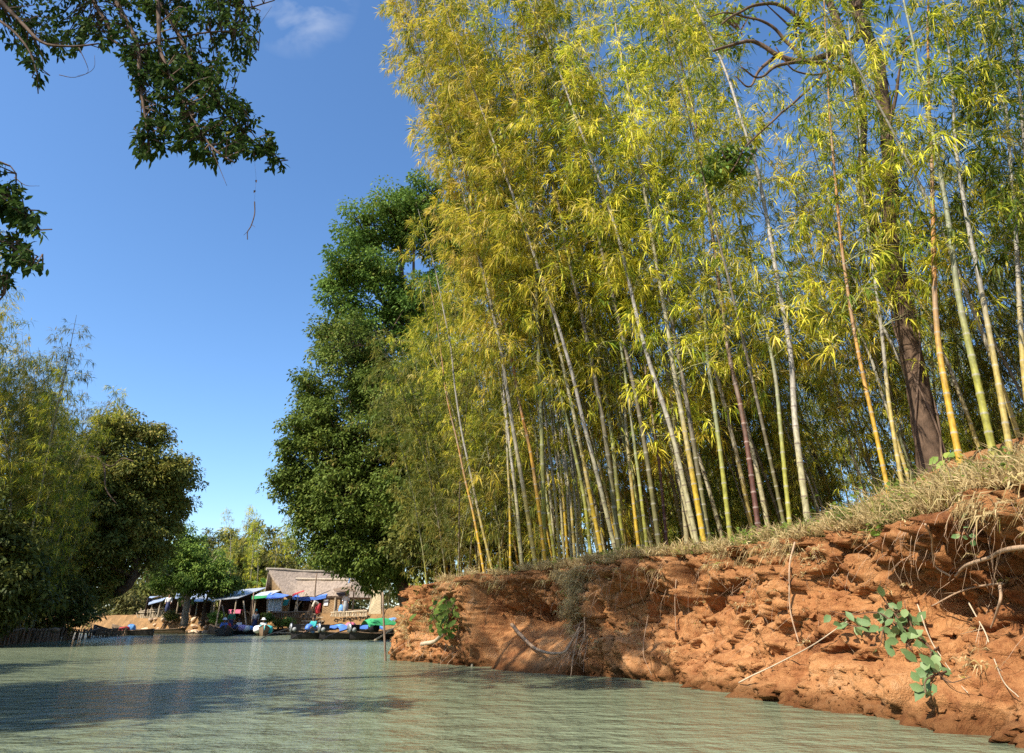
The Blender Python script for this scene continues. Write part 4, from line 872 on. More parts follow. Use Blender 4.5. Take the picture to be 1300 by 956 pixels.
# ------------------------------------------------------------------ the village shore
M_thatch = plain('thatch', (0.30, 0.235, 0.18), 0.95, 0.35, 9, 0.05, bmp=1.0, stretch=(1, .35, .35))
M_thatch_pale = plain('pale_thatch', (0.42, 0.35, 0.26), 0.95, 0.25, 9, 0.05, bmp=.8)
M_wood = plain('weathered_wood', (0.20, 0.14, 0.095), 0.85, 0.4, 6, 0.15, bmp=.5, stretch=(1, 1, .3))
M_wood_pale = plain('pale_pole', (0.42, 0.33, 0.22), 0.8, 0.3, 6, 0.2, stretch=(1, 1, .3))
M_dark_wood = plain('dark_wood', (0.055, 0.038, 0.028), 0.85, 0.4, 5, 0.15)
def weavemat(name, c0, c1):
    m, n, l, bs, out = nodemat(name)
    t = n.new('ShaderNodeTexCoord'); ck = n.new('ShaderNodeTexChecker'); ck.inputs['Scale'].default_value = 7; ck.inputs[1].default_value = (*c0, 1); ck.inputs[2].default_value = (*c1, 1)
    mp = n.new('ShaderNodeMapping'); mp.inputs['Scale'].default_value = (1, 1, 1.6); l.new(t.outputs['Object'], mp.inputs[0]); l.new(mp.outputs[0], ck.inputs[0])
    z = noise_node(n, l, 4, 5); r = ramp(n, l, z.outputs[0], [(.3, (.7, .7, .7)), (.7, (1.1, 1.1, 1.1))]); mm = n.new('ShaderNodeMixRGB'); mm.blend_type = 'MULTIPLY'; mm.inputs[0].default_value = 1
    l.new(ck.outputs[0], mm.inputs[1]); l.new(r.outputs[0], mm.inputs[2]); l.new(mm.outputs[0], bs.inputs[0]); bs.inputs['Roughness'].default_value = .8; return m
M_weave = weavemat('woven_bamboo', (0.40, 0.26, 0.12), (0.26, 0.155, 0.07)); M_mat = weavemat('pale_matting', (0.62, 0.50, 0.31), (0.54, 0.42, 0.25))
def tinmat(name, col):
    m, n, l, bs, out = nodemat(name)
    t = n.new('ShaderNodeTexCoord'); wv = n.new('ShaderNodeTexWave'); wv.inputs['Scale'].default_value = 3.2; l.new(t.outputs['Object'], wv.inputs[0])
    z = noise_node(n, l, 2.2, 5); r = ramp(n, l, z.outputs[0], [(.35, tuple(c * .75 for c in col)), (.65, col), (.8, (0.42, 0.33, 0.26))]); l.new(r.outputs[0], bs.inputs[0])
    bump(n, l, bs, wv.outputs[0], .4, .03); bs.inputs['Roughness'].default_value = .45; bs.inputs['Metallic'].default_value = .25; return m
M_tin = tinmat('tin_sheet', (0.52, 0.56, 0.60)); M_tin_blue = tinmat('blue_tin_sheet', (0.42, 0.50, 0.64)); M_tin_white = tinmat('white_sheet', (0.70, 0.74, 0.74))
def cloth(name, col, rough=.6): return plain(name, col, rough, .15, 3, .3)
M_blue = cloth('blue_tarp', (0.09, 0.20, 0.58), .45); M_ltblue = cloth('light_blue_tarp', (0.16, 0.38, 0.75), .45); M_green = cloth('green_tarp', (0.07, 0.42, 0.16), .45)
M_red = cloth('red_cloth', (0.50, 0.035, 0.04)); M_pink = cloth('pink_cloth', (0.62, 0.16, 0.24)); M_teal = cloth('teal_cloth', (0.04, 0.38, 0.38)); M_white = cloth('white_cloth', (0.78, 0.77, 0.74))
M_cream = cloth('cream_cloth', (0.66, 0.58, 0.44)); M_purple = cloth('lilac_cloth', (0.48, 0.36, 0.60)); M_navy = cloth('navy_cloth', (0.03, 0.04, 0.10)); M_grn = cloth('green_cloth', (0.03, 0.20, 0.11)); M_black = cloth('black_cloth', (0.02, 0.02, 0.022))
M_grey = cloth('grey_cloth', (0.30, 0.31, 0.31)); M_skin = plain('skin', (0.33, 0.18, 0.11), .55, .08, 6, .35); M_hair = plain('hair', (0.015, 0.012, 0.010), .5, .2, 10)
M_straw = plain('straw', (0.62, 0.50, 0.30), .8, .2, 20); M_steel = plain('grey_steel', (0.32, 0.33, 0.34), .45, .25, 8, .5, .6); M_hull = plain('tarred_hull', (0.030, 0.026, 0.024), .55, .35, 5, .35); M_hullw = plain('wooden_hull', (0.20, 0.135, 0.085), .75, .3, 5, .25)
M_stone = plain('shore_stone', (0.52, 0.37, 0.24), .9, .35, 3, .15, bmp=.6)
_n, _l = M_stone.node_tree.nodes, M_stone.node_tree.links; _oi = _n.new('ShaderNodeObjectInfo'); _h = _n.new('ShaderNodeHueSaturation'); _mr = _n.new('ShaderNodeMapRange'); _mr.inputs[3].default_value = .45; _mr.inputs[4].default_value = 1.4
_src = _n['Principled BSDF'].inputs['Base Color'].links[0].from_socket; _l.new(_oi.outputs['Random'], _mr.inputs[0]); _l.new(_mr.outputs[0], _h.inputs['Value']); _l.new(_src, _h.inputs['Color']); _l.new(_h.outputs[0], _n['Principled BSDF'].inputs['Base Color'])
def under(mb, name, mats, root, smooth=False):
    return shift(mb, root.matrix_basis.translation[:] if False else tuple(root.location)).build(name, mats, root, smooth)
def pole(mb, a, b, r=.05, r2=None, k=6):
    a, b = np.array(a, float), np.array(b, float); t = np.linspace(0, 1, 6)[:, None]; P = a + (b - a) * t
    P[1:-1] += np.random.default_rng(int(abs(a[0] * 997 + b[2] * 91)) % 9999).normal(0, .012, (4, 3)) * np.linalg.norm(b - a) * .3
    mb.tube(P, np.linspace(r, r2 or r * .8, 6), k)
def ground_px(px, Y): 
    x = at_y(px, 780, Y)[0]; return np.array([x, Y, lz(x, Y)])

# thatched house
hc = ground_px(400, 64.5); root = thing('thatched_house', 'long thatched house with grey brown roof and a lower lean-to roof facing the river', 'house', hc)
def slab(a, b, c, d, th): 
    m_ = MB(); A, B, C, D = map(np.array, (a, b, c, d)); nu, nv = 22, 9
    u = np.linspace(0, 1, nu)[None, :, None]; v = np.linspace(0, 1, nv)[:, None, None]
    G = (A * (1 - u) + B * u) * (1 - v) + (D * (1 - u) + C * u) * v
    nn = np.cross(B - A, D - A); nn /= np.linalg.norm(nn); nn *= np.sign(nn[2]) if abs(nn[2]) > .05 else 1
    G = G + nn * (fbm(G * np.array([1, 1, 1]), 1.1, 3, 3) * .09)[..., None] - np.array([0, 0, 1]) * (np.sin(np.pi * v) * .05)
    m_.grid(G); m_.grid(G[::-1] - nn * th)
    for e in ('t', 'b', 'l', 'r'):
        g_ = {'t': G[0], 'b': G[-1], 'l': G[:, 0], 'r': G[:, -1]}[e]; m_.grid(np.stack([g_, g_ - nn * th]))
    return m_
rl, rr = at_y(341, 726, 65.5), at_y(447, 727, 65.5)
fl, fr = at_y(334, 757, 62.4), at_y(449, 757, 62.4)
bl_, br_ = fl + [0, 6.2, 0], fr + [0, 6.2, 0]
_rc = (fl + br_) / 2; _ca, _sa = math.cos(R(36)), math.sin(R(36))
def turn(m_):
    for v in m_.V:
        x, y = v[:, 0] - _rc[0], v[:, 1] - _rc[1]; v[:, 0], v[:, 1] = _rc[0] + x * _ca - y * _sa, _rc[1] + x * _sa + y * _ca
    return m_
under(turn(slab(rl, rr, fr, fl, .22)), 'roof', M_thatch, root); under(turn(slab(rr, rl, bl_, br_, .22)), 'rear_roof', M_thatch, root)
mb = MB(); pole(mb, rl + [-.2, 0, .05], rr + [.2, 0, .05], .13, .13); under(turn(mb), 'ridge', M_thatch_pale, root)
# gable wall, side walls, back wall
mb = MB(); gl = fl + [.3, .3, 0]; gb = bl_ + [.3, -.3, 0]; g0 = np.array([gl[0], gl[1], hc[2] - .2]); g1 = np.array([gb[0], gb[1], hc[2] - .2]); pk = rl + [.25, 0, -.3]
mb.quad(g0, g1, gb, gl, .06); mb.add(np.vstack([gl, gb, pk, gl + [.06, 0, 0], gb + [.06, 0, 0], pk + [.06, 0, 0]]), [[0, 1, 2], [3, 5, 4]]); under(turn(mb), 'gable_wall', M_weave, root)
mb = MB(); mb.box(((fl[0] + fr[0]) / 2, 63.6, hc[2] + .7), (fr[0] - fl[0] - 1.3, .1, 1.9)); under(mb, 'wall', M_dark_wood, root)
ll, lr = at_y(377, 736.5, 61.3), at_y(448, 737.5, 61.3); lfl, lfr = at_y(371, 758, 59.0), at_y(440, 757, 59.0)
under(slab(ll, lr, lfr, lfl, .16), 'lean_to_roof', M_thatch, root)
mb = MB(); pole(mb, ll + [-.1, -.02, .1], lr + [.1, -.02, .1], .11, .11); under(mb, 'lean_to_ridge', M_thatch_pale, root)
for px, Y, dx in ((374, 59.3, .1), (397, 59.2, .25), (410, 59.35, 0), (424, 59.1, 0), (434, 59.2, .05), (447, 59.6, 0), (352, 62.6, 0), (384, 62.2, 0)):
    g_ = ground_px(px, Y); mb = MB(); pole(mb, g_ - [0, 0, .2], [g_[0] + dx, Y, at_y(px, 756 if px != 447 else 750, Y)[2]], .075, .06); under(mb, 'post', M_wood_pale, root)
mb = MB(); a, b_ = at_y(410.5, 760, 59.2), at_y(430.5, 777, 59.2); mb.quad([a[0], 59.2, hc[2] - .25], [b_[0], 59.2, hc[2] - .25], [b_[0], 59.2, a[2]], [a[0], 59.2, a[2]], .05); under(mb, 'woven_wall', M_weave, root)
mb = MB(); a, b_ = at_y(411.5, 761, 59.13), at_y(416, 769, 59.13); mb.quad([a[0], 59.13, b_[2]], [b_[0], 59.13, b_[2]], [b_[0], 59.13, a[2]], [a[0], 59.13, a[2]], .02); under(mb, 'poster', M_white, root)
mb = MB(); a, b_ = at_y(386, 758, 62.0), at_y(410, 777, 62.0); mb.quad([a[0], 62, hc[2] - .1], [b_[0], 62, hc[2] - .1], [b_[0], 62, a[2]], [a[0], 62, a[2]], .05); under(mb, 'inner_wall', M_dark_wood, root)
pa, pb, pc_, pd = at_y(423, 747, 59.4), at_y(449, 744, 59.6), at_y(452, 750, 58.2), at_y(427, 750, 58.2)
under(slab(pb, pa, pd, pc_, .06), 'porch_roof', M_wood, root)
mb = MB()
A_, B_ = at_y(371, 757.5, 58.9), at_y(414, 756, 58.9); t_ = np.linspace(0, 1, 14)
top = A_ + (B_ - A_) * t_[:, None] + np.array([0, 0, 1]) * (-.16 * np.sin(np.pi * t_))[:, None]
mb.grid(np.stack([top, top + [0, .35, .16]])); mb.grid(np.stack([top + [0, 0, -.02], top + [0, .0, -.2]])); under(mb, 'blue_valance', M_blue, root)
# house things
def tarp(name, label, pts, mat, sag=.12, group=None, posts=(), cat='tarp'):
    P = np.array(pts, float); base = P.mean(0); base = np.array([base[0], base[1], lz(base[0], base[1])]); r_ = thing(name, label, cat, base, 0, group)
    u = np.linspace(0, 1, 12)[None, :, None]; v = np.linspace(0, 1, 10)[:, None, None]
    G = (P[0] * (1 - u) + P[1] * u) * (1 - v) + (P[3] * (1 - u) + P[2] * u) * v
    G = G - np.array([0, 0, 1]) * (np.sin(np.pi * u) * np.sin(np.pi * v) * sag) + (fbm(G, 1.3, 2, 8) * .08)[..., None] * np.array([0, 0, 1])
    m_ = MB(); m_.grid(G); m_.grid(G[::-1] - [0, 0, .015]); under(m_, 'sheet', mat, r_)
    for a, b_ in posts: m_ = MB(); pole(m_, a, b_, .045); under(m_, 'post', M_wood_pale, r_)
    return r_
def gp(px, Y, z): return at_y(px, 780, Y) * [1, 1, 0] + [0, 0, z]
tarp('awning', 'bright blue tarpaulin awning strung beside the thatched house', [at_y(337, 760, 58.6), at_y(358, 759.5, 58.4), at_y(370, 755, 60.6), at_y(343, 751.5, 61)], M_blue, posts=[(ground_px(339, 58.8), at_y(339, 760, 58.8)), (ground_px(357.5, 58.6), at_y(357.5, 759.5, 58.6)), (ground_px(366, 60.4), at_y(368, 756, 60.4))])
tarp('awning', 'faded red cloth strip stretched between poles left of the blue edged lean-to', [at_y(371, 757, 58.3), at_y(386, 751, 58.3), at_y(386, 749.8, 58.8), at_y(371, 754.5, 58.8)], M_red, .05, posts=[(ground_px(377, 58.4), at_y(378, 754, 58.4))])
r_ = thing('plastic_screen', 'streaky white plastic screen hanging below the blue awning', 'screen', ground_px(348, 58.9)); mb = MB()
a, b_ = at_y(340, 761, 58.9), at_y(357, 776, 58.9); xs = np.linspace(a[0], b_[0], 26); G = np.stack([np.column_stack([xs, 58.9 + .05 * np.sin(xs * 22), np.full(26, z)]) for z in np.linspace(a[2], b_[2], 6)]); mb.grid(G); mb.grid(G[::-1] + [0, .02, 0])
under(mb, 'sheet', plain('streaky_plastic', (0.55, 0.58, 0.58), .35, .3, 8, .4, stretch=(2, 1, .2)), r_, True); mb = MB(); pole(mb, gp(339.4, 58.85, a[2] + .02), gp(357.8, 58.85, a[2] + .02), .03); under(mb, 'rail', M_wood_pale, r_)
r_ = thing('hanging_cloth', 'teal cloth hanging right of the white plastic screen', 'cloth', ground_px(363, 59.5)); mb = MB(); a, b_ = at_y(361, 761, 59.5), at_y(366, 769, 59.5); xs = np.linspace(a[0], b_[0], 9); mb.grid(np.stack([np.column_stack([xs * (1 - .0) + (z - a[2]) * .2, 59.5 + .06 * np.sin(xs * 14), np.full(9, z)]) for z in np.linspace(a[2], b_[2], 5)])); under(mb, 'sheet', M_teal, r_)
# market stalls
def stall(label, q, Y0, Y1, mat, gx0, gx1, wallmat=M_dark_wood, lean=0):
    P = [at_y(*q[0], Y0), at_y(*q[1], Y0), at_y(*q[2], Y1), at_y(*q[3], Y1)]
    base = np.array([(P[0][0] + P[1][0]) / 2, (Y0 + Y1) / 2, 0]); base[2] = lz(base[0], base[1]); r_ = thing('market_stall', label, 'market stall', base, 0, 'market stalls along the shore')
    m_ = MB(); m_.quad(P[0], P[1], P[2], P[3], .05); under(m_, 'roof', mat, r_)
    for k, p in enumerate(P):
        m_ = MB(); x, y = p[0] + (.25 if k in (0, 3) else -.25), p[1] + (.2 if k < 2 else -.2); pole(m_, [x, y, lz(x, y) - .2], [x + lean, y, p[2] - .03 + (.0)], .06); under(m_, 'post', M_wood_pale if k < 2 else M_wood, r_)
    m_ = MB(); y = Y1 - .3; z1 = min(P[2][2], P[3][2]) - .25; m_.box(((P[3][0] + P[2][0]) / 2, y, (base[2] - .2 + z1) / 2), (abs(P[2][0] - P[3][0]) - .6, .06, z1 - base[2] + .2)); under(m_, 'back_wall', wallmat, r_)
    m_ = MB(); m_.box((P[3][0] + .3, (Y0 + Y1) / 2 + .3, base[2] + .6), (.05, (Y1 - Y0) - 1.2, 1.5)); under(m_, 'side_wall', wallmat, r_)
    return r_
stall('open stall under a long slanting grey tin roof with a pink covered table', [(268, 762.5), (303, 759.5), (339, 746), (304, 749)], 60.2, 66, M_tin, 0, 0)
stall('stall under a white sheet roof with a green strip beside the blue tarp', [(320, 758.5), (345, 755), (361, 748), (330, 752.5)], 60.0, 63.5, M_tin_white, 0, 0)
r_ = bpy.data.objects['market_stall.001']; mb = MB(); a, b_ = at_y(320, 756.6, 59.95), at_y(339, 756.4, 59.95); mb.quad(a - [0, 0, .26], b_ - [0, 0, .14], b_, a, .02); under(mb, 'green_strip', M_green, r_)
stall('low hut with two overlapping blue tin sheets at the left end of the shore', [(188, 768), (206, 763), (211, 759), (190, 762.5)], 64.5, 66.5, M_tin_blue, 0, 0)
mb = MB(); mb.quad(at_y(188, 761, 66), at_y(201, 756.5, 66), at_y(206, 757.5, 68.5), at_y(190, 757.5, 68.5), .05); under(mb, 'upper_roof', M_tin_blue, bpy.data.objects['market_stall.002'])
stall('stall under pale blue sheeting half hidden behind the bright green tree', [(222, 760), (262, 761), (268, 750), (226, 748)], 64.5, 68, M_tin_blue, 0, 0)
stall('dark stall with a low roof in the shadow behind the thin trunked tree', [(246, 764), (272, 764), (276, 758), (250, 757)], 63.0, 65.5, M_tin, 0, 0)
def table(label, px0, px1, Y, zt, mat, group=None):
    a, b_ = gp(px0, Y, zt), gp(px1, Y, zt); c = (a + b_) / 2; base = np.array([c[0], Y, lz(c[0], Y)]); r_ = thing('market_table', label, 'table', base, 0, group)
    m_ = MB(); m_.box((c[0], Y, zt), (b_[0] - a[0], .8, .06)); m_.box((c[0], Y - .42, zt - .14), (b_[0] - a[0] + .02, .03, .26)); under(m_, 'cloth', mat, r_)
    for sx in (-1, 1):
        for sy in (-.3, .3): m_ = MB(); x = c[0] + sx * (b_[0] - a[0]) * .42; pole(m_, [x, Y + sy, base[2] - .1], [x, Y + sy, zt - .03], .035); under(m_, 'leg', M_wood_pale, r_)
table('small table with a pink cloth under the grey tin roof', 292, 307, 60.8, at_y(300, 774.5, 60.8)[2], M_pink)
table('low table with a red cloth in the dark doorway of the lean-to', 400, 409, 61.2, at_y(404, 772, 61.2)[2], M_red)
# leaning mooring poles
for (p0, p1, Y, mat, lab) in [((291, 803), (282, 768), 57.5, M_wood, 'dark leaning mooring pole behind the boat with the blue clad passenger'), ((316, 800), (309, 763), 58.5, M_wood_pale, 'leaning grey mooring pole in front of the grey tin roofed stall'), ((372, 778), (389, 753), 59.2, M_wood_pale, 'slanting prop pole under the faded red cloth'), ((323, 778), (322, 752), 59.4, M_wood, 'upright pole in front of the white roofed stall'), ((398, 776), (402, 728), 59.0, M_wood, 'tall thin pole rising past the thatch of the lean-to'), ((276, 778), (280, 762), 59.8, M_wood_pale, 'short crooked pole under the low corner of the grey tin roof'), ((393, 780), (393, 806), 57, M_wood, 'short stake in the water by the wooden steps')]:
    a, b_ = at_y(*p0, Y), at_y(*p1, Y); a[2] = min(a[2], lz(a[0], a[1]) if sdist(np.array([a[0]]), np.array([Y]))[0] > .5 else -.3); mb = MB(); pole(mb, a, b_, .07, .05); o = shift(mb, a).build('pole', mat, None, True, loc=tuple(a)); tag(o, lab, 'pole')
# blue pole above the roof
a, b_ = at_y(438, 730, 61), at_y(447, 720, 61); a0 = gp(434, 61, lz(a[0], 61)); mb = MB(); pole(mb, a0, b_, .045, .045); tag(shift(mb, a0).build('pole', M_ltblue, None, True, loc=tuple(a0)), 'thin light blue pole slanting above the right end of the thatched roof', 'pole')
# fences
def fence(label, pxa, pxb, ya, yb, ztop_px, mat, n, rails=2, jit=.1, group=None, low=None):
    A, B = gp(pxa, ya, 0), gp(pxb, yb, 0); base = (A + B) / 2; base[2] = max(.3, lz(base[0], base[1])); r_ = thing('bamboo_fence', label, 'fence', base, 0, group)
    rg = np.random.default_rng(int(pxa * 13 + 999)); m_ = MB()
    for i in range(n):
        t = (i + rg.uniform(-.2, .2)) / (n - 1); p = A + (B - A) * t; z0 = (lz(p[0], p[1]) if low is None else low) - .3; zt = at_y(pxa + (pxb - pxa) * t, ztop_px[0] + (ztop_px[1] - ztop_px[0]) * t, p[1])[2] * (1 + rg.normal(0, jit * .35))
        pole(m_, [p[0], p[1], z0], [p[0] + rg.normal(0, jit), p[1] + rg.normal(0, .05), zt], rg.uniform(.025, .06), k=5)
    under(m_, 'stakes', mat, r_); 
    for k in range(rails):
        f = (.85, .45)[k]; m_ = MB(); za = (lz(A[0], A[1]) if low is None else low); a_ = A + [0, -.06, za + (at_y(pxa, ztop_px[0], ya)[2] - za) * f]; b2 = B + [0, -.06, za + (at_y(pxb, ztop_px[1], yb)[2] - za) * f]; pole(m_, a_, b2, .045, .045); under(m_, 'rail', mat, r_)
fence('bamboo stake fence on the mud bank below the woven wall', 420, 466, 56.0, 53.0, (778, 775), M_wood_pale, 46, 2)
fence('weathered grey plank fence left of the wooden steps', 346, 396, 58.6, 57.4, (777, 776), M_wood, 22, 2, .05)
fence('dry crooked stake fence above the stones at the left end of the shore', 176, 214, 65.8, 65.0, (776, 770), M_wood_pale, 30, 2, .14)
fence('tall dark stake palisade along the foot of the shaded left bank', -20, 96, 29.4, 41.5, (800, 797), M_wood, 88, 1, .10, low=-.1)
fence('low broken stake palisade at the foot of the left bank below the leaning tree', 96, 166, 41.5, 55.0, (799, 797), M_wood, 56, 1, .16, low=-.1)
# woven matting panel
a, b_ = at_y(470, 749, 51), at_y(483, 776, 51); r_ = thing('matting_panel', 'tall pale woven mat panel standing at the edge of the bamboo grove', 'mat panel', gp(476, 51, lz(a[0], 51))); mb = MB(); zb = lz(a[0], 51) - .2
mb.quad(gp(468, 51, zb), gp(483.5, 51, zb), gp(481.5, 51, a[2]), gp(471, 51.1, a[2] - .05), .05); under(mb, 'mat', M_mat, r_)
for px in (468.5, 483.5): mb = MB(); pole(mb, gp(px, 51.05, zb), gp(px + (2 if px < 475 else -1), 51.05, a[2] + .15), .05); under(mb, 'post', M_wood_pale, r_)
# steps
r_ = thing('wooden_steps', 'rough wooden plank steps going down to the water by the bending person', 'steps', gp(396, 57, .1))
for i in range(6):
    mb = MB(); c = gp(396 - i * 1.5 + 5, 58.6 - i * .62, 1.5 - i * .26); mb.box(c, (1.5 + .1 * i, .34, .09), rot=Matrix.Rotation(.06 * (-1) ** i, 3, 'Z')); under(mb, 'tread', M_wood_pale, r_)
for sx in (-.6, .7): mb = MB(); pole(mb, gp(401, 58.9, 1.55) + [sx, 0, 0], gp(393, 55.2, .0) + [sx, 0, 0], .06); under(mb, 'stringer', M_wood, r_)
r_ = thing('landing_plank', 'flat wooden landing plank at the waterline left of the wooden steps', 'plank', gp(370, 56.0, .12)); mb = MB(); mb.box(gp(372, 56, .16), (2.6, .5, .08)); under(mb, 'deck', M_wood_pale, r_)
for px in (358, 384): mb = MB(); pole(mb, gp(px + 1, 56, -.4), gp(px + 1, 56, .3), .05); under(mb, 'post', M_wood, r_)
# riprap stones of the village shore
rng = np.random.default_rng(77); protos = []
for k in range(5):
    bm = bmesh.new(); bmesh.ops.create_icosphere(bm, subdivisions=2, radius=1); co = np.array([v.co[:] for v in bm.verts]); co *= (1 + .35 * fbm(co + k * 7, 1.1, 3, k))[:, None]; co = np.sign(co) * np.abs(co) ** .85 * np.array([1, .8, .62])
    for v, c in zip(bm.verts, co): v.co = c
    me = bpy.data.meshes.new('stone'); bm.to_mesh(me); bm.free(); me.materials.append(M_stone); protos.append(me)
cnt = 0
for _ in range(6000):
    if cnt >= 260: break
    px = rng.uniform(178, 302) if rng.uniform() < .86 else rng.uniform(300, 345); Y = rng.uniform(58, 71); x = at_y(px, 790, Y)[0]; d = sdist(np.array([x]), np.array([Y]))[0]
    if not (-.1 < d < 2.6): continue
    o = bpy.data.objects.new('stone', protos[cnt % 5]); COL.objects.link(o); s_ = rng.uniform(.12, .34) * (1.1 if d < 1.2 else .8)
    o.location = (x, Y, max(.02, -1.2 + (lz(x, Y) + 1.2) * float(sstep(d, .2, 1.5))) + .06); o.scale = (s_ * rng.uniform(.8, 1.3), s_, s_ * rng.uniform(.7, 1)); o.rotation_euler = (rng.uniform(-.4, .4), rng.uniform(-.4, .4), rng.uniform(0, 6))
    tag(o, 'tan stone of the rubble slope between the stalls and the water', 'stone', 'rubble stones of the village shore'); cnt += 1
for i, (px, py, s_, lab) in enumerate([(69, 800, .22, 'pale stone on the shaded left bank, nearest the palisade'), (87, 803, .2, 'small tan stone among the stakes of the left bank'), (134, 804, .2, 'small pale stone below the leaning tree')]):
    Y = [36.5, 40.5, 49][i]; p = at_y(px, py, Y); o = bpy.data.objects.new('stone', protos[i]); COL.objects.link(o); o.location = tuple(p); o.scale = (s_, s_, s_ * .8); tag(o, lab, 'stone')
# banana plants
for px, py, Y, lab in ((318, 742, 70, 'banana plant with upright torn leaves behind the grey tin roof, the left one'), (336, 740, 69, 'banana plant with spreading yellow green leaves beside the thatched gable')):
    b0 = gp(px, Y, lz(at_y(px, 780, Y)[0], Y)); r_ = thing('banana_plant', lab, 'banana plant', b0); rg = np.random.default_rng(px); tp = at_y(px, py + 5, Y); mb = MB(); pole(mb, b0 - [0, 0, .2], tp, .14, .08); under(mb, 'trunk', plain('banana_stem', (0.22, 0.25, 0.08), .6, .3), r_)
    mb = MB()
    for k in range(8):
        az = k * 2.4 + rg.uniform(0, .5); t = np.linspace(0, 1, 8); L_ = rg.uniform(1.3, 2.0); el = rg.uniform(.7, 1.3); c = tp + np.column_stack([np.cos(az) * np.cos(el) * t * L_, np.sin(az) * np.cos(el) * t * L_, np.sin(el) * t * L_ - .55 * L_ * t ** 2.4])
        wv = (.24 * np.sin(np.pi * (t * .9 + .08)))[:, None] * np.array([-np.sin(az), np.cos(az), 0]); mb.grid(np.stack([c - wv, c + [0, 0, -.05], c + wv]), .4 + .3 * rg.uniform())
    under(mb, 'leaves', M_lleaf, r_, True)

# ------------------------------------------------------------------ people
def skin_body(verts, edges, root_i=0):
    me = bpy.data.meshes.new('tmp'); me.from_pydata([v[:3] for v in verts], edges, []); me.update()
    o = bpy.data.objects.new('tmp', me); COL.objects.link(o)
    md = o.modifiers.new('skin', 'SKIN'); sd = o.modifiers.new('sub', 'SUBSURF'); sd.levels = 1; sd.render_levels = 1
    for i, v in enumerate(verts): me.skin_vertices[0].data[i].radius = (v[3], v[4] if len(v) > 4 else v[3]); me.skin_vertices[0].data[i].use_root = (i == root_i)
    dg = bpy.context.evaluated_depsgraph_get(); r_ = bpy.data.meshes.new_from_object(o.evaluated_get(dg)); bpy.data.objects.remove(o); return r_
POSE = { # joints: pelvis, chest, neck, head(low), head(top); hip/knee/ankle/toe; shoulder/elbow/wrist/hand   (x right, y facing -y, z up)
 'stand': dict(pel=(0, 0, .88), che=(0, .02, 1.22), nk=(0, .02, 1.40), h0=(0, -.01, 1.47), h1=(0, -.01, 1.60), hip=(.10, 0, .86), kn=(.11, -.03, .47), an=(.11, .02, .07), toe=(.12, -.15, .03), sh=(.19, .03, 1.33), el=(.24, .03, 1.06), wr=(.22, -.10, .86), ha=(.21, -.14, .78)),
 'sit': dict(pel=(0, 0, .12), che=(0, -.04, .46), nk=(0, -.05, .64), h0=(0, -.08, .71), h1=(0, -.09, .84), hip=(.10, -.02, .10), kn=(.17, -.42, .30), an=(.13, -.50, .05), toe=(.13, -.66, .02), sh=(.18, -.04, .57), el=(.23, -.16, .34), wr=(.14, -.36, .32), ha=(.12, -.43, .30)),
 'bend': dict(pel=(0, .12, .84), che=(0, -.18, 1.05), nk=(0, -.36, 1.10), h0=(0, -.43, 1.09), h1=(0, -.54, 1.05), hip=(.10, .11, .82), kn=(.12, .02, .45), an=(.12, .10, .07), toe=(.13, -.06, .03), sh=(.18, -.28, 1.06), el=(.22, -.36, .80), wr=(.18, -.46, .60), ha=(.17, -.48, .53)),
}
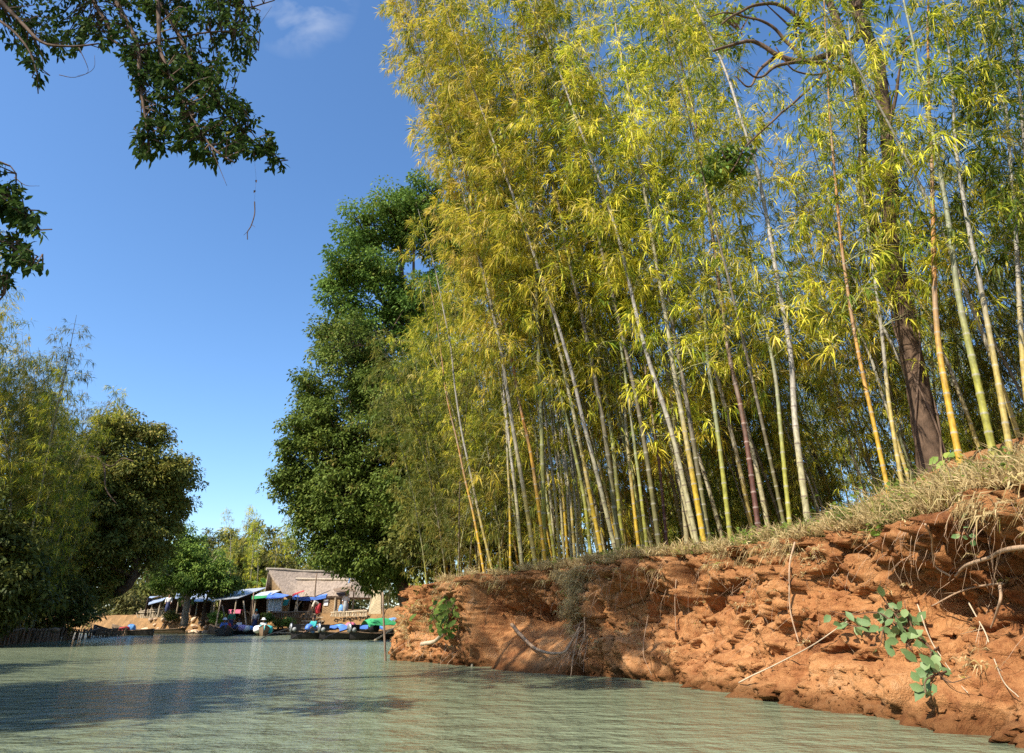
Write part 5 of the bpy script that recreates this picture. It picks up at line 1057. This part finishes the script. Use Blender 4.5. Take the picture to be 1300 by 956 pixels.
def person(label, pose, loc, rz, top, low, head='hair', headmat=None, group=None):
    p = POSE[pose]; V = []; E = []
    def add(c, r, prev=None, r2=None):
        V.append((*c, r, r2 or r)); i = len(V) - 1
        if prev is not None: E.append((prev, i))
        return i
    pel = add(p['pel'], .135, None, .10); che = add(p['che'], .15, pel, .10); nk = add(p['nk'], .052, che); h0 = add(p['h0'], .075, nk, .085); add(p['h1'], .080, h0, .09)
    nose = np.array(p['h0']) + (np.array(p['h1']) - p['h0']) * .35 + np.array([0, -.10, 0]); 
    for s_ in (-1, 1):
        f = lambda c: (c[0] * s_, c[1], c[2])
        hp = add(f(p['hip']), .085, pel); kn = add(f(p['kn']), .055, hp); an = add(f(p['an']), .036, kn); add(f(p['toe']), .032, an)
        sh = add(f(p['sh']), .055, che); el = add(f(p['el']), .038, sh); wr = add(f(p['wr']), .026, el); ha = add(f(p['ha']), .034, wr, .02)
    r_ = thing('person', label, 'person', loc, rz, group)
    me = skin_body(V, E); me.materials.append(M_skin); o = bpy.data.objects.new('body', me); COL.objects.link(o); o.parent = r_
    for q in me.polygons: q.use_smooth = True
    # shirt
    V, E = [], []; pel = add(np.array(p['pel']) + (np.array(p['che']) - p['pel']) * .12, .155, None, .12); che = add(p['che'], .172, pel, .122); add(np.array(p['nk']) + (np.array(p['che']) - p['nk']) * .3, .085, che)
    for s_ in (-1, 1):
        f = lambda c: (c[0] * s_, c[1], c[2]); sh = add(f(p['sh']), .072, che); el = add(f(p['el']), .056, sh); add(f(np.array(p['el']) + (np.array(p['wr']) - p['el']) * .6), .045, el)
    me = skin_body(V, E); me.materials.append(top); o = bpy.data.objects.new('shirt', me); COL.objects.link(o); o.parent = r_
    # wrapped skirt
    mb = MB(); pl, kn, an = (np.array(p[k]) for k in ('pel', 'kn', 'an')); kn = kn * [0, 1, 1]; an = an * [0, 1, 1] + [0, 0, .06]
    mb.tube(resample(catmull([pl + [0, 0, .08], pl, (pl + kn) / 2, kn, an * .8 + kn * .2], 5), n=14), np.interp(np.linspace(0, 1, 14), [0, .2, .5, 1], [.145, .165, .19, .18]), 12); mb.build('skirt', low, r_, True)
    h = (np.array(p['h0']) + p['h1']) / 2; up = np.array(p['h1']) - p['h0']; up /= np.linalg.norm(up)
    hm = MB()
    if head in ('hair', 'scarf'):
        bm = bmesh.new(); bmesh.ops.create_icosphere(bm, subdivisions=2, radius=.112); c = np.array([v.co[:] for v in bm.verts]); f = np.array([[v.index for v in q.verts] for q in bm.faces]); bm.free()
        c = c * [.95, 1.05, 1.05]; keep = ~((c[f].mean(1)[:, 1] < -.03) & (c[f].mean(1)[:, 2] < .035)); hm.add(c + h + [0, .025, .03], f[keep])
        if head == 'scarf': hm.tube(np.array([h + [0, .03, .11], h + [0, .04, .15], h + [0, .05, .17]]), [.10, .075, .03], 10)
        hm.build('hair' if head == 'hair' else 'head_scarf', headmat or M_hair, r_, True)
    else:
        t = np.linspace(0, 2 * np.pi, 20, endpoint=False); rings = [(.30 if head == 'cone' else .21, -.02), (.20 if head == 'cone' else .12, .05 if head == 'cone' else .0), (.11, .11 if head == 'cone' else .10), (.02, .17 if head == 'cone' else .13)]
        base_ = h + up * .06; G = np.stack([np.column_stack([np.cos(t) * r, np.sin(t) * r, np.full(20, z)]) + base_ for r, z in rings]); hm.grid(G, closed=True); hm.grid(G[::-1] - [0, 0, .012], closed=True); hm.build('hat', headmat or M_straw, r_, True)
    nm = MB(); nm.tube(np.array([nose + [0, .03, .02], nose + [0, -.012, -.012]]), [.012, .016], 6); 
    for s_ in (-1, 1): nm.box(nose + [.035 * s_, .015, .035], (.022, .014, .012))
    nm.build('face', M_skin, r_)
    return r_

# ------------------------------------------------------------------ boats
def boat(label, loc, rz, L=7.0, Wd=1.1, hull=None, engine=False, benches=3, group='long wooden boats on the river'):
    """bow towards +y; narrow and upswept"""
    r_ = thing('longboat', label, 'boat', loc, rz, group); n_ = 25; t = np.linspace(-1, 1, n_); half = Wd / 2 * (1 - np.abs(t) ** 2.6) ** .8 * (1 - .15 * t) + .05
    sheer = .30 + .42 * np.clip(t, 0, 1) ** 2.4 + .14 * np.clip(-t, 0, 1) ** 2.2; keel = -.18 + .36 * np.clip(np.abs(t) - .55, 0, 1) ** 1.6 * 1.6
    a = np.linspace(-1, 1, 11); G = np.stack([np.column_stack([half * np.sign(q) * abs(q) ** .75, t * L / 2, keel + (sheer - keel) * abs(q) ** 2.1]) for q in a], 1)
    mb = MB(); mb.grid(G); inn = G * [.93, .985, 1] + [0, 0, .035]; inn[:, 0, 2] = G[:, 0, 2]; inn[:, -1, 2] = G[:, -1, 2]; mb.grid(inn[::-1])
    for s_ in (0, -1): mb.grid(np.stack([G[:, s_], inn[:, s_]]))
    for e in (0, -1): mb.grid(np.stack([G[e], inn[e]]))
    mb.build('hull', hull or M_hull, r_, True)
    for s_ in (0, -1): mb = MB(); mb.tube(G[:, s_] + [0, 0, .01], .03, 5); mb.build('gunwale', M_hullw, r_, True)
    for k in range(benches): y = -L * .22 + k * L * .22; mb = MB(); mb.box((0, y, .22), (Wd * .86, .24, .04)); mb.build('bench', M_hullw, r_)
    if engine:
        mb = MB(); y = -L / 2 + .25; mb.box((0, y, .62), (.36, .5, .34)); mb.tube(np.array([[0, y - .2, .75], [0, y - .25, 1.0]]), .03, 6); mb.tube(np.array([[0, y - .25, .6], [0, y - 1.5, .25], [0, y - 2.0, -.05]]), [.035, .03, .025], 6); mb.tube(np.array([[.1, y + .2, .72], [.15, y + 1.0, .86]]), .018, 5)
        e = mb.build('engine', M_black, r_)
        mb = MB(); mb.tube(np.array([[0, y - .27, .62], [0, y - .31, .62], [0, y - .36, .62]]), [.24, .25, .17], 16); mb.build('flywheel', M_steel, e, True)
        mb = MB(); mb.tube(np.array([[.22, y - .1, .55], [.34, y - .16, .52]]), [.10, .12], 10); mb.build('fuel_can', M_grey, e, True)
    return r_
def wpt(px, Y, z=0.0): return gp(px, Y, z)
H = lambda d: R(d)
boat('motorboat coming end on with a blue clad passenger and a dark standing figure', wpt(288, 54.5), R(202), 7, 1.25, engine=False)
person('seated passenger in a blue top and white hat at the front of the oncoming boat', 'sit', wpt(286.5, 53.0, .25), .35, M_blue, M_navy, 'hat', M_white)
person('passenger in red sitting behind the one in the white hat', 'sit', wpt(290.5, 54.2, .22), .4, M_red, M_navy, 'hair')
person('boatman in dark green standing upright at the back of the oncoming boat', 'stand', wpt(294.5, 56.4, .12), .2, M_grn, M_navy, 'hair')
boat('long low canoe lying broadside loaded with lilac and white bundles', wpt(317, 58.6), R(95), 6.0, .95, M_hull, benches=2)
person('black haired person in white sitting at the left end of the loaded canoe', 'sit', wpt(306, 58.4, .25), -.4, M_white, M_navy, 'hair')
person('standing boatman in dark clothes with a teal head scarf in the loaded canoe', 'stand', wpt(325, 58.8, .15), .3, M_grey, M_navy, 'scarf', M_teal)
def bundle(name, label, c, r, mat, seed, group=None, cat='bundle'):
    bm = bmesh.new(); bmesh.ops.create_icosphere(bm, subdivisions=3, radius=1); co = np.array([v.co[:] for v in bm.verts]); f = np.array([[v.index for v in q.verts] for q in bm.faces]); bm.free()
    co = np.sign(co) * np.abs(co) ** .8; co *= (1 + .28 * fbm(co + seed, 1.3, 3, seed))[:, None]; mb = MB(); mb.add(co * np.array(r), f); o = mb.build(name, mat, None, True, loc=tuple(c)); return tag(o, label, cat, group)
bundle('sack', 'lilac cloth bundle in the loaded canoe', wpt(310.5, 58.3, .45), (.38, .35, .26), M_purple, 3); bundle('sack', 'white sack in the middle of the loaded canoe', wpt(315.5, 58.3, .42), (.36, .32, .24), M_white, 5); bundle('sack', 'light blue bundle beside the standing boatman', wpt(320.5, 58.5, .40), (.26, .3, .22), M_ltblue, 9)
boat('small boat seen end on with a stooping person in white', wpt(337, 55.0), R(199), 6, 1.3, M_hullw)
person('stooping person in white with a white hat in the small end-on boat', 'sit', wpt(336, 53.4, .25), 0, M_white, M_teal, 'hat', M_white); bundle('sack', 'green and white bundle on the bow of the small end-on boat', wpt(331, 53.0, .42), (.36, .4, .26), M_white, 12); bundle('sack', 'teal bag beside the stooping person in white', wpt(342, 53.2, .40), (.34, .3, .28), M_teal, 14)
# the moored motorboats on the right
y0 = 44.5
boat('black motorboat moored nearest the wooden steps with blue covers and a round grey flywheel', wpt(428, y0), R(-62), 5.2, 1.0, engine=True)
boat('black motorboat moored between two others with light blue covers', wpt(461, y0 - 1.2), R(-58), 5.0, 1.0, engine=True)
boat('black motorboat under a green tarp moored against the orange mud slope', wpt(491, y0 - 2.2), R(-48), 4.6, 1.0, engine=True)
person('boatman in a teal jacket crouching at the stern of the boat nearest the steps', 'sit', wpt(400, y0 - 1.3, .35), -.5, M_teal, M_blue, 'hair')
def cover(label, c, rz, L, Wd, h, mat):
    u = np.linspace(-1, 1, 15); v = np.linspace(-1, 1, 9); U, V_ = np.meshgrid(u, v); Z = h * (1 - V_ ** 2 * .6) * (1 - .25 * U ** 4) ; G = np.stack([V_ * Wd / 2, U * L / 2, Z], -1); G[..., 2] += fbm(G + c[0], 2.4, 3, 5) * .12
    mb = MB(); mb.grid(G); mb.grid(G[::-1] - [0, 0, .02]); o = mb.build('boat_cover', mat, None, True, loc=tuple(c)); o.rotation_euler = (0, 0, rz); tag(o, label, 'boat cover')
cover('crumpled blue cover over the front of the boat nearest the steps', wpt(432, y0 + .1, .42), R(-62), 2.8, 1.0, .34, M_ltblue); cover('dark blue cover at the stern half of the boat nearest the steps', wpt(417, y0 - .6, .42), R(-62), 1.3, .95, .32, M_blue)
cover('blue cover heaped over the middle moored motorboat', wpt(457, y0 - 1.3, .42), R(-58), 2.6, 1.0, .36, M_blue); cover('pale blue plastic over the bow of the middle moored motorboat', wpt(468, y0 - .8, .44), R(-58), 1.8, 1.0, .30, M_ltblue)
cover('bright green tarp heaped on the boat against the mud slope', wpt(489, y0 - 2.2, .5), R(-48), 2.6, 1.0, .62, M_green); cover('small blue tarp at the bow of the green covered boat', wpt(500, y0 - 1.8, .68), R(-50), 1.1, .8, .45, M_ltblue)
bundle('sack', 'pinkish bundle on the middle moored motorboat', wpt(446, y0 - 1.5, .72), (.3, .3, .2), M_pink, 21); bundle('sack', 'black bag between the middle boat and the green tarp', wpt(476, y0 - 1.8, .66), (.32, .32, .28), M_black, 22)
boat('flat empty canoe drawn up by the stones at the left end of the shore', wpt(192, 63.0), R(92), 6.2, .9, M_hullw, benches=2)
boat('dark canoe lying in the shade under the leaning tree', wpt(160, 55.5), R(70), 6.0, .95, benches=2); bundle('sack', 'light blue bundle in the shaded canoe', wpt(170, 56.2, .45), (.3, .3, .3), M_ltblue, 31); bundle('sack', 'dull red bundle in the shaded canoe', wpt(162, 55.4, .40), (.4, .3, .22), M_red, 32)
person('bending person in a pale shirt on the wooden steps', 'bend', gp(402, 58.4, 1.35), -1.2, M_cream, M_red, 'hair')
person('person in white shirt and hat standing by the porch posts of the house', 'stand', ground_px(437.5, 58.8), .2, M_white, M_grey, 'hat', M_white)
person('person in dark clothes standing in the shadow of the low hut at the left', 'stand', ground_px(211, 64.4), .3, M_white, M_navy, 'hair')
bundle('sack', 'small blue bundle on the ground beside the porch posts', ground_px(432.5, 59.0) + [0, 0, .35], (.2, .2, .34), M_ltblue, 41)
# low shrubs on the shore
def shrub(label, px, py, r, Y, mat, seed, n=26, group=None):
    base = gp(px, Y, lz(at_y(px, 780, Y)[0], Y)); base[2] = min(base[2], at_y(px, py + r, Y)[2]); tree('shrub', label, base, [lobe(px, py, r, Y, .8), lobe(px + r * .5, py + r * .35, r * .7, Y, .8)], n, 60, .14, .30, seed, mat, tint=.5, r0=.05, group=group, cat='shrub')
shrub('yellow green shrub on the stones under the low corner of the tin roof', 272, 784, 9, 60.6, M_lleaf, 81); shrub('dull green shrub at the foot of the bright green tree', 217, 780, 8, 61.4, M_oleaf, 82); shrub('green shrub under the white plastic screen', 339, 783, 6, 58.8, M_lleaf, 83); shrub('brown green shrub hanging over the earth below the plank fence', 366, 790, 6, 57.3, M_lleaf, 84, 34); shrub('dark shrub over the earth bank right of the white-roofed stall', 355, 792, 5, 57.4, M_oleaf, 85)
# ------------------------------------------------------------------ dry grass, weeds, roots and sticks of the eroded bank
M_dry = leafmat('dry_grass', [(0, (0.24, 0.15, 0.06)), (.4, (0.52, 0.39, 0.17)), (.78, (0.70, 0.57, 0.29)), (.9, (0.62, 0.52, 0.2)), (1, (0.30, 0.33, 0.06))], .35, .7, .15)
M_weed = leafmat('weed_leaf', [(0, (0.07, 0.12, 0.02)), (.6, (0.17, 0.24, 0.035)), (1, (0.34, 0.36, 0.06))], .35, .45, .3)
M_root = plain('dry_root', (0.36, 0.24, 0.15), .85, .35, 10, .1)
M_rootd = plain('dark_root', (0.13, 0.075, 0.045), .9, .35, 10, .1)
rng = np.random.default_rng(3)
PT = P3.reshape(-1, 3); NI, NJ = P3.shape[:2]
PXX = bpx; Wj = BANKW
rows = np.repeat(np.arange(NI), NJ); colsj = np.tile(np.arange(NJ), NI)
def pick(n, wmin, wmax, pxmin, pxmax, weight=None):
    j = np.where((Wj >= wmin) & (Wj <= wmax))[0]; i = np.where((epx >= pxmin) & (epx <= pxmax))[0]
    ii = rng.choice(i, n); jj = rng.choice(j, n)
    if weight is not None:
        k = rng.uniform(0, 1, n) < weight(epx[ii], Wj[jj], P3[ii, jj]); ii, jj = ii[k], jj[k]
    return ii, jj
gr = MB()
def tufts(ii, jj, blades, h, spread=.06, hang=0.0, width=.011, tint=.5, tv=.22):
    n = len(ii); C = P3[ii, jj]; nb = rng.poisson(blades, n) + 3; k = np.repeat(np.arange(n), nb); N = len(k)
    P = C[k] + rng.normal(0, spread, (N, 3)) * [1, 1, .15]
    out = np.column_stack([nrm[ii], np.zeros(n)])[k]
    az = rng.normal(0, 1, (N, 3)) * [1, 1, .25]; D = az * .55 + np.array([0, 0, 1.0]) * (1 - hang) + out * hang * 1.0 + np.array([0, 0, -.4]) * hang
    L = h * rng.uniform(.45, 1.35, N) * np.repeat(rng.uniform(.6, 1.3, n), nb)
    t = np.clip(tint + np.repeat(rng.normal(0, .12, n), nb) + rng.normal(0, tv, N), 0, 1)
    Nr = np.column_stack([rng.normal(0, 1, N), -np.ones(N), rng.normal(0, .5, N)])
    gr.leaves(P, D, Nr, L, width * rng.uniform(.7, 1.5, N), .28 + .5 * hang, t, mid=.5)
clump = lambda p, s=1.1, th=-.1, seed=5: (fbm(p, s, 2, seed) > th)
right_w = lambda px, w_, p: np.where(px > 700, 1, .65) * clump(p, 1.5, .0)
tufts(*pick(3000, 1.0, 1.40, 520, 2400, lambda px, w_, p: right_w(px, w_, p)), 17, .26)
tufts(*pick(3300, 1.22, 1.97, 840, 2400, lambda px, w_, p: np.where(px > 1010, 1, .5) * clump(p, 1.3, -.06, 8) * (1 - np.exp(-(((px - 985) / 38) ** 2)) * (w_ < 1.5))), 19, .40, .10)
tufts(*pick(1700, 1.25, 1.97, 1000, 2400, lambda px, w_, p: clump(p, 1.0, -.12, 28)), 14, .58, .18, width=.010, tint=.58)
tufts(*pick(700, 1.05, 1.5, 1060, 2400, lambda px, w_, p: clump(p, 1.3, 0.05, 29)), 12, .55, .12, width=.010, tint=.6)
tufts(*pick(1000, 1.2, 1.9, 620, 1000, lambda px, w_, p: clump(p, .9, 0, 12)), 14, .28, .09)
# grass hanging over the lip and clinging to slumps
tufts(*pick(1500, .86, 1.03, 520, 2400, lambda px, w_, p: .55 * clump(p, 1.9, .10, 13)), 11, .20, .07, hang=.75, tint=.42, tv=.3)
tufts(*pick(1500, .25, .95, 690, 760, lambda px, w_, p: clump(p, 1.4, -.2, 14) * (w_ > .3 + (px - 725) ** 2 / 3000)), 12, .16, .06, hang=.5, tint=.40)
tufts(*pick(260, .2, .8, 500, 580, lambda px, w_, p: clump(p, 1.4, 0.05, 15)), 14, .20, .05, hang=.5, tint=.5)
tufts(*pick(900, .2, .9, 740, 1400, lambda px, w_, p: clump(p, 1.5, .20, 16)), 8, .13, .04, hang=.5, tint=.55)
tag(gr.build('dry_grass', M_dry), kind='stuff')
# litter: fallen dry bamboo leaves on top of the bank
gr = MB(); ii, jj = pick(9000, 1.02, 1.95, 560, 2400); C = P3[ii, jj] + rng.normal(0, .04, (len(ii), 3)) + [0, 0, .03]
gr.leaves(C, rng.normal(0, 1, (len(ii), 3)) * [1, 1, .35], rng.normal(0, .4, (len(ii), 3)) + [0, 0, 1], .16 * rng.uniform(.5, 1.3, len(ii)), .02, .1, np.clip(rng.normal(.5, .2, len(ii)), 0, .9))
tag(gr.build('leaf_litter', M_dry), kind='stuff')
# clods of crumbled soil
bm = bmesh.new(); bmesh.ops.create_icosphere(bm, subdivisions=1, radius=1); cv = np.array([v.co[:] for v in bm.verts]); cf = np.array([[v.index for v in q.verts] for q in bm.faces]); bm.free()
ii, jj = pick(9000, .02, .98, 500, 2400, lambda px, w_, p: clump(p, 1.8, -.02, 23) * np.where((px > 600) & (px < 735) & (w_ < .5), .12, 1)); n = len(ii)
sz = .010 + .034 * rng.uniform(0, 1, n) ** 3
V = cv[None] * (1 + .35 * rng.normal(0, 1, (n, len(cv), 1))) * sz[:, None, None] + (P3[ii, jj] - np.column_stack([nrm[ii], np.zeros(n)]) * .01)[:, None]
mb = MB(); mb.add(V.reshape(-1, 3), (cf[None] + np.arange(n)[:, None, None] * len(cv)).reshape(-1, 3), np.repeat(np.clip(Wj[jj], 0, .95), len(cv))); tag(mb.build('soil_clods', M_bank), kind='stuff')
# weeds: small round green leaves in patches
gr = MB()
def weeds(px0, px1, w0, w1, n, h=.25, ls=.07, dens=7):
    ii, jj = pick(n, w0, w1, px0, px1); C = P3[ii, jj]
    for c in C:
        k = rng.integers(dens - 3, dens + 4); st = c + np.column_stack([rng.normal(0, .07, k), rng.normal(0, .07, k), rng.uniform(.2, 1, k) * h * rng.uniform(.5, 1.2)])
        gr.sticks(np.repeat(c[None], k, 0), st, .0025, .0015, .2)
        gr.ovals(st, rng.normal(0, 1, (k, 3)) * [1, 1, .3], rng.normal(0, .5, (k, 3)) + [0, -.3, 1], ls * rng.uniform(.5, 1.3, k), ls * .75, .15, np.clip(rng.normal(.5, .22, k), 0, 1))
weeds(1000, 2400, 1.25, 1.97, 240, .6, .075, 8); weeds(860, 1400, 1.05, 1.8, 260, .34, .06, 7); weeds(600, 860, 1.02, 1.6, 110, .26, .055, 6); weeds(1040, 1110, 1.05, 1.5, 46, .32); weeds(1120, 1400, 1.3, 1.9, 70, .4, .06, 6); weeds(930, 1010, 1.2, 1.6, 22, .25); weeds(755, 800, 1.05, 1.35, 16, .3, .09); weeds(520, 560, .3, .9, 24, .2, .06); weeds(1095, 1120, .9, 1.05, 14, .15, .09); weeds(690, 730, .5, .8, 12, .12, .05); weeds(840, 900, 1.1, 1.3, 10, .2)
tag(gr.build('green_weeds', M_weed), kind='stuff')
# hanging root hairs
mb = MB()
def roots(n, px0, px1, w0, w1, L, r=.004, sag=.1, drift=.12):
    ii, jj = pick(n, w0, w1, px0, px1)
    for i, j in zip(ii, jj):
        a = P3[i, j] + np.array([*nrm[i], 0]) * rng.uniform(.0, .05); l_ = L * rng.uniform(.3, 1.3); k = 5; t = np.linspace(0, 1, k)[:, None]
        p = a + np.array([*(nrm[i] * rng.uniform(.02, sag)), 0]) * np.sin(t * 1.8) + np.array([rng.normal(0, drift), rng.normal(0, drift), 0]) * t * l_ + np.array([0, 0, -1]) * l_ * t + rng.normal(0, .012, (k, 3)) * t
        mb.sticks(p[:-1], p[1:], r * (1 - t[:-1, 0] * .6), r * (1 - t[1:, 0] * .6))
roots(70, 1130, 1400, .72, .99, .42, .0028, .25, .35); roots(45, 760, 860, .7, .98, .45, .0026, .2, .3); roots(36, 560, 720, .6, .98, .4, .003, .2, .3); roots(60, 860, 1120, .5, .98, .3, .0026, .1, .4); roots(120, 740, 1400, .3, .9, .35, .0024, .2, .7); roots(60, 730, 762, .15, .5, .3, .006, .25, .5); roots(40, 515, 590, .1, .4, .3, .006, .2, .5); roots(60, 1400, 2400, .7, .98, .4, .004, .2)
tag(mb.build('hanging_roots', M_root), kind='stuff')

# single sticks, each a thing
def on(px, py, off=.05): p, nn = bank_at(px, py); return p + nn * off
def stick(name, label, pts, ra, rb, mat=M_root, cat='branch', off=.06, twigs=0, offs=None):
    P = np.array([on(px, py, off if offs is None else offs[i]) if not isinstance(px, np.ndarray) else px for i, (px, py) in enumerate(pts)])
    q = resample(catmull(P, 10), n=36); q += np.stack([vnoise(q * 3 + 7 * k, k) for k in range(3)], -1) * .012; base = q[0].copy(); mb = MB(); mb.tube(q, np.linspace(ra, rb, 36), 7)
    rg = np.random.default_rng(int(pts[0][0]) if not isinstance(pts[0][0], np.ndarray) else 1)
    for k in range(twigs): i = rg.integers(8, 32); e = q[i] + rg.normal(0, .12, 3) + [0, 0, -.08]; mb.sticks([q[i]], [e], .004, .002)
    tag(shift(mb, base).build(name, mat, None, True, loc=tuple(base)), label, cat)
stick('root_branch', 'thick pale bare branch jutting out of the bank at the right under the grassy lip', [(1222, 732), (1245, 722), (1275, 712), (1310, 700), (1345, 690)], .016, .024, twigs=5, offs=[.12, .16, .20, .22, .2])
stick('root_branch', 'thin pale root falling from the lip to the fork of the thick bare branch', [(1180, 665), (1190, 690), (1200, 720), (1220, 732)], .012, .010, offs=[.05, .10, .12, .12])
stick('root_branch', 'short pale stick crossing the red soil below the thick bare branch', [(1190, 765), (1230, 752), (1285, 738)], .008, .012, twigs=3)
stick('root_branch', 'forked pale root at the right edge hanging over bare red soil', [(1300, 738), (1298, 765), (1283, 792)], .016, .008, offs=[.25, .28, .26])
stick('root', 'long grey root hanging down the red face left of the leafy plant', [(1020, 690), (1014, 720), (1013, 760), (1019, 816)], .014, .008, offs=[.14, .16, .12, .08])
stick('bamboo_cane', 'long thin straw coloured cane lying slantwise across the lower red slope', [(945, 868), (990, 842), (1040, 815), (1085, 793)], .010, .006, M_wood_pale, 'cane', .10)
stick('bamboo_cane', 'thin dry cane slanting down the red soil below the leafy plant', [(1170, 770), (1205, 815), (1240, 870)], .008, .004, M_wood_pale, 'cane', .12)
stick('bamboo_cane', 'fine dry stem slanting down at the right edge of the red slope', [(1240, 765), (1262, 800), (1290, 850), (1305, 880)], .008, .005, M_wood_pale, 'cane', .12, twigs=4)
stick('root', 'thin root hanging in front of the dark hollow under the buttress', [(832, 785), (826, 800), (828, 830), (834, 858)], .008, .004, offs=[.12, .2, .2, .14])
stick('root', 'thin pale root hanging down the face above the hollow', [(862, 735), (864, 760), (862, 800)], .008, .004, offs=[.1, .12, .08])
stick('driftwood', 'long curved driftwood limb with a pale broken end against the shaded foot of the bank', [(658, 792), (668, 803), (690, 822), (720, 828), (735, 815), (748, 795)], .045, .018, M_root, 'driftwood', .22, twigs=6)
stick('driftwood', 'short pale driftwood log beside the dark green bush', [(540, 818), (555, 814), (567, 806)], .05, .045, M_wood_pale, 'driftwood', .15)
stick('root', 'tangle root spreading over the mud at the foot of the grassy slump', [(748, 770), (742, 800), (733, 835), (728, 856)], .022, .008, M_root, 'root', .14, twigs=10)
stick('root', 'thin root curling down beside the grassy slump', [(752, 780), (750, 805), (742, 832)], .014, .006, M_root, 'root', .16, twigs=6)
# stakes standing in the water
for (x0, y0_, x1, y1, Y, r, mat, lab) in [(491, 846, 486, 752, 19.6, .035, M_wood, 'tall dark stake standing in the water at the tip of the red bank'), (598, 843, 602, 800, 17.2, .035, M_wood_pale, 'pale stake in the water before the shaded hollow'), (563, 841, 566, 815, 18.3, .025, M_wood, 'short dark stake in the water below the dark green bush'), (548, 841, 546, 826, 18.9, .025, M_wood, 'stub of a stake in the water left of the short dark one'), (579, 842, 577, 822, 17.9, .022, M_wood, 'thin stub of a stake near the pale one')]:
    a, b_ = at_y(x0, y0_, Y), at_y(x1, y1, Y); a[2] = -.4; mb = MB(); pole(mb, a, b_, r, r * .7); tag(shift(mb, a).build('stake', mat, None, True, loc=tuple(a)), lab, 'stake')
a, b_ = at_y(472, 815, 40.6), at_y(513, 790, 40.0); a[2] = -.1; mb = MB(); pole(mb, a, b_, .06, .05); tag(shift(mb, a).build('pole', M_wood_pale, None, True, loc=tuple(a)), 'slanting pole leaning on the bank by the green covered boat', 'pole')
# the leafy plant on the face at the right
def leafy(name, label, stems, leafL, mat, seed, per=9, off=.16, cat='plant', spread=.05):
    rg = np.random.default_rng(seed); r0_ = on(*stems[0][0], .0); root = thing(name, label, cat, r0_); st = MB(); lf = MB()
    for s_ in stems:
        q = resample(catmull(np.array([on(px, py, off * (.3 + .7 * min(1, i))) for i, (px, py) in enumerate(s_)]), 8), n=24); st.tube(q, np.linspace(.012, .004, 24), 5)
        u = rg.uniform(.15, 1, per); P = np.array([q[int(k * 23)] for k in u]); nn = np.array([-.55, -.75, .3])
        D = rg.normal(0, 1, (per, 3)) * [1, .5, .8] + [0, 0, -.1]; P2 = P + D / np.linalg.norm(D, axis=1)[:, None] * .04 + rg.normal(0, spread, (per, 3)); st.sticks(P, P2, .003, .002)
        lf.ovals(P2, D, nn + rg.normal(0, .35, (per, 3)), leafL * rg.uniform(.55, 1.2, per), leafL * .54 * rg.uniform(.8, 1.1, per), .12, np.clip(rg.normal(.5, .2, per), 0, 1))
    under(st, 'stem', M_rootd, root, True); under(lf, 'leaves', mat, root, True)
M_plant = leafmat('plant_leaf', [(0, (0.09, 0.15, 0.05)), (.6, (0.16, 0.24, 0.09)), (1, (0.26, 0.33, 0.13))], .22, .4, .4)
leafy('leafy_plant', 'sprawling plant with large grey green oval leaves growing down the red face', [[(1168, 800), (1150, 788), (1120, 778), (1090, 776), (1068, 776)], [(1150, 788), (1135, 765), (1128, 748), (1135, 740)], [(1168, 800), (1175, 785), (1172, 772), (1160, 760)], [(1120, 790), (1100, 795), (1085, 790)], [(1168, 800), (1188, 820), (1205, 845), (1230, 858)], [(1188, 820), (1200, 835), (1215, 862), (1250, 866)], [(1150, 790), (1165, 805), (1178, 815)], [(1205, 845), (1195, 860), (1200, 880)], [(1130, 786), (1140, 800), (1130, 812)]], .17, M_plant, 5, 10)
leafy('bush', 'dark green bush hanging in the shaded notch of the red bank', [[(572, 760), (578, 775), (580, 800)], [(572, 760), (590, 770), (592, 790)], [(572, 760), (562, 775), (568, 795)], [(580, 765), (585, 785), (575, 810)], [(575, 770), (570, 790), (585, 812)], [(572, 762), (582, 770), (588, 782)]], .22, M_gleaf, 6, 16, .3, 'bush', .12)
leafy('leafy_plant', 'small plant with a few lilac grey leaves above the thick bare branch', [[(1245, 690), (1248, 680), (1250, 672)]], .10, M_plant, 8, 7)
leafy('sapling', 'sapling with long green leaves at the foot of the brown tree trunk', [[(1172, 560), (1178, 545), (1185, 530)], [(1172, 560), (1190, 540), (1200, 528)]], .20, M_lleaf, 9, 8, .1)
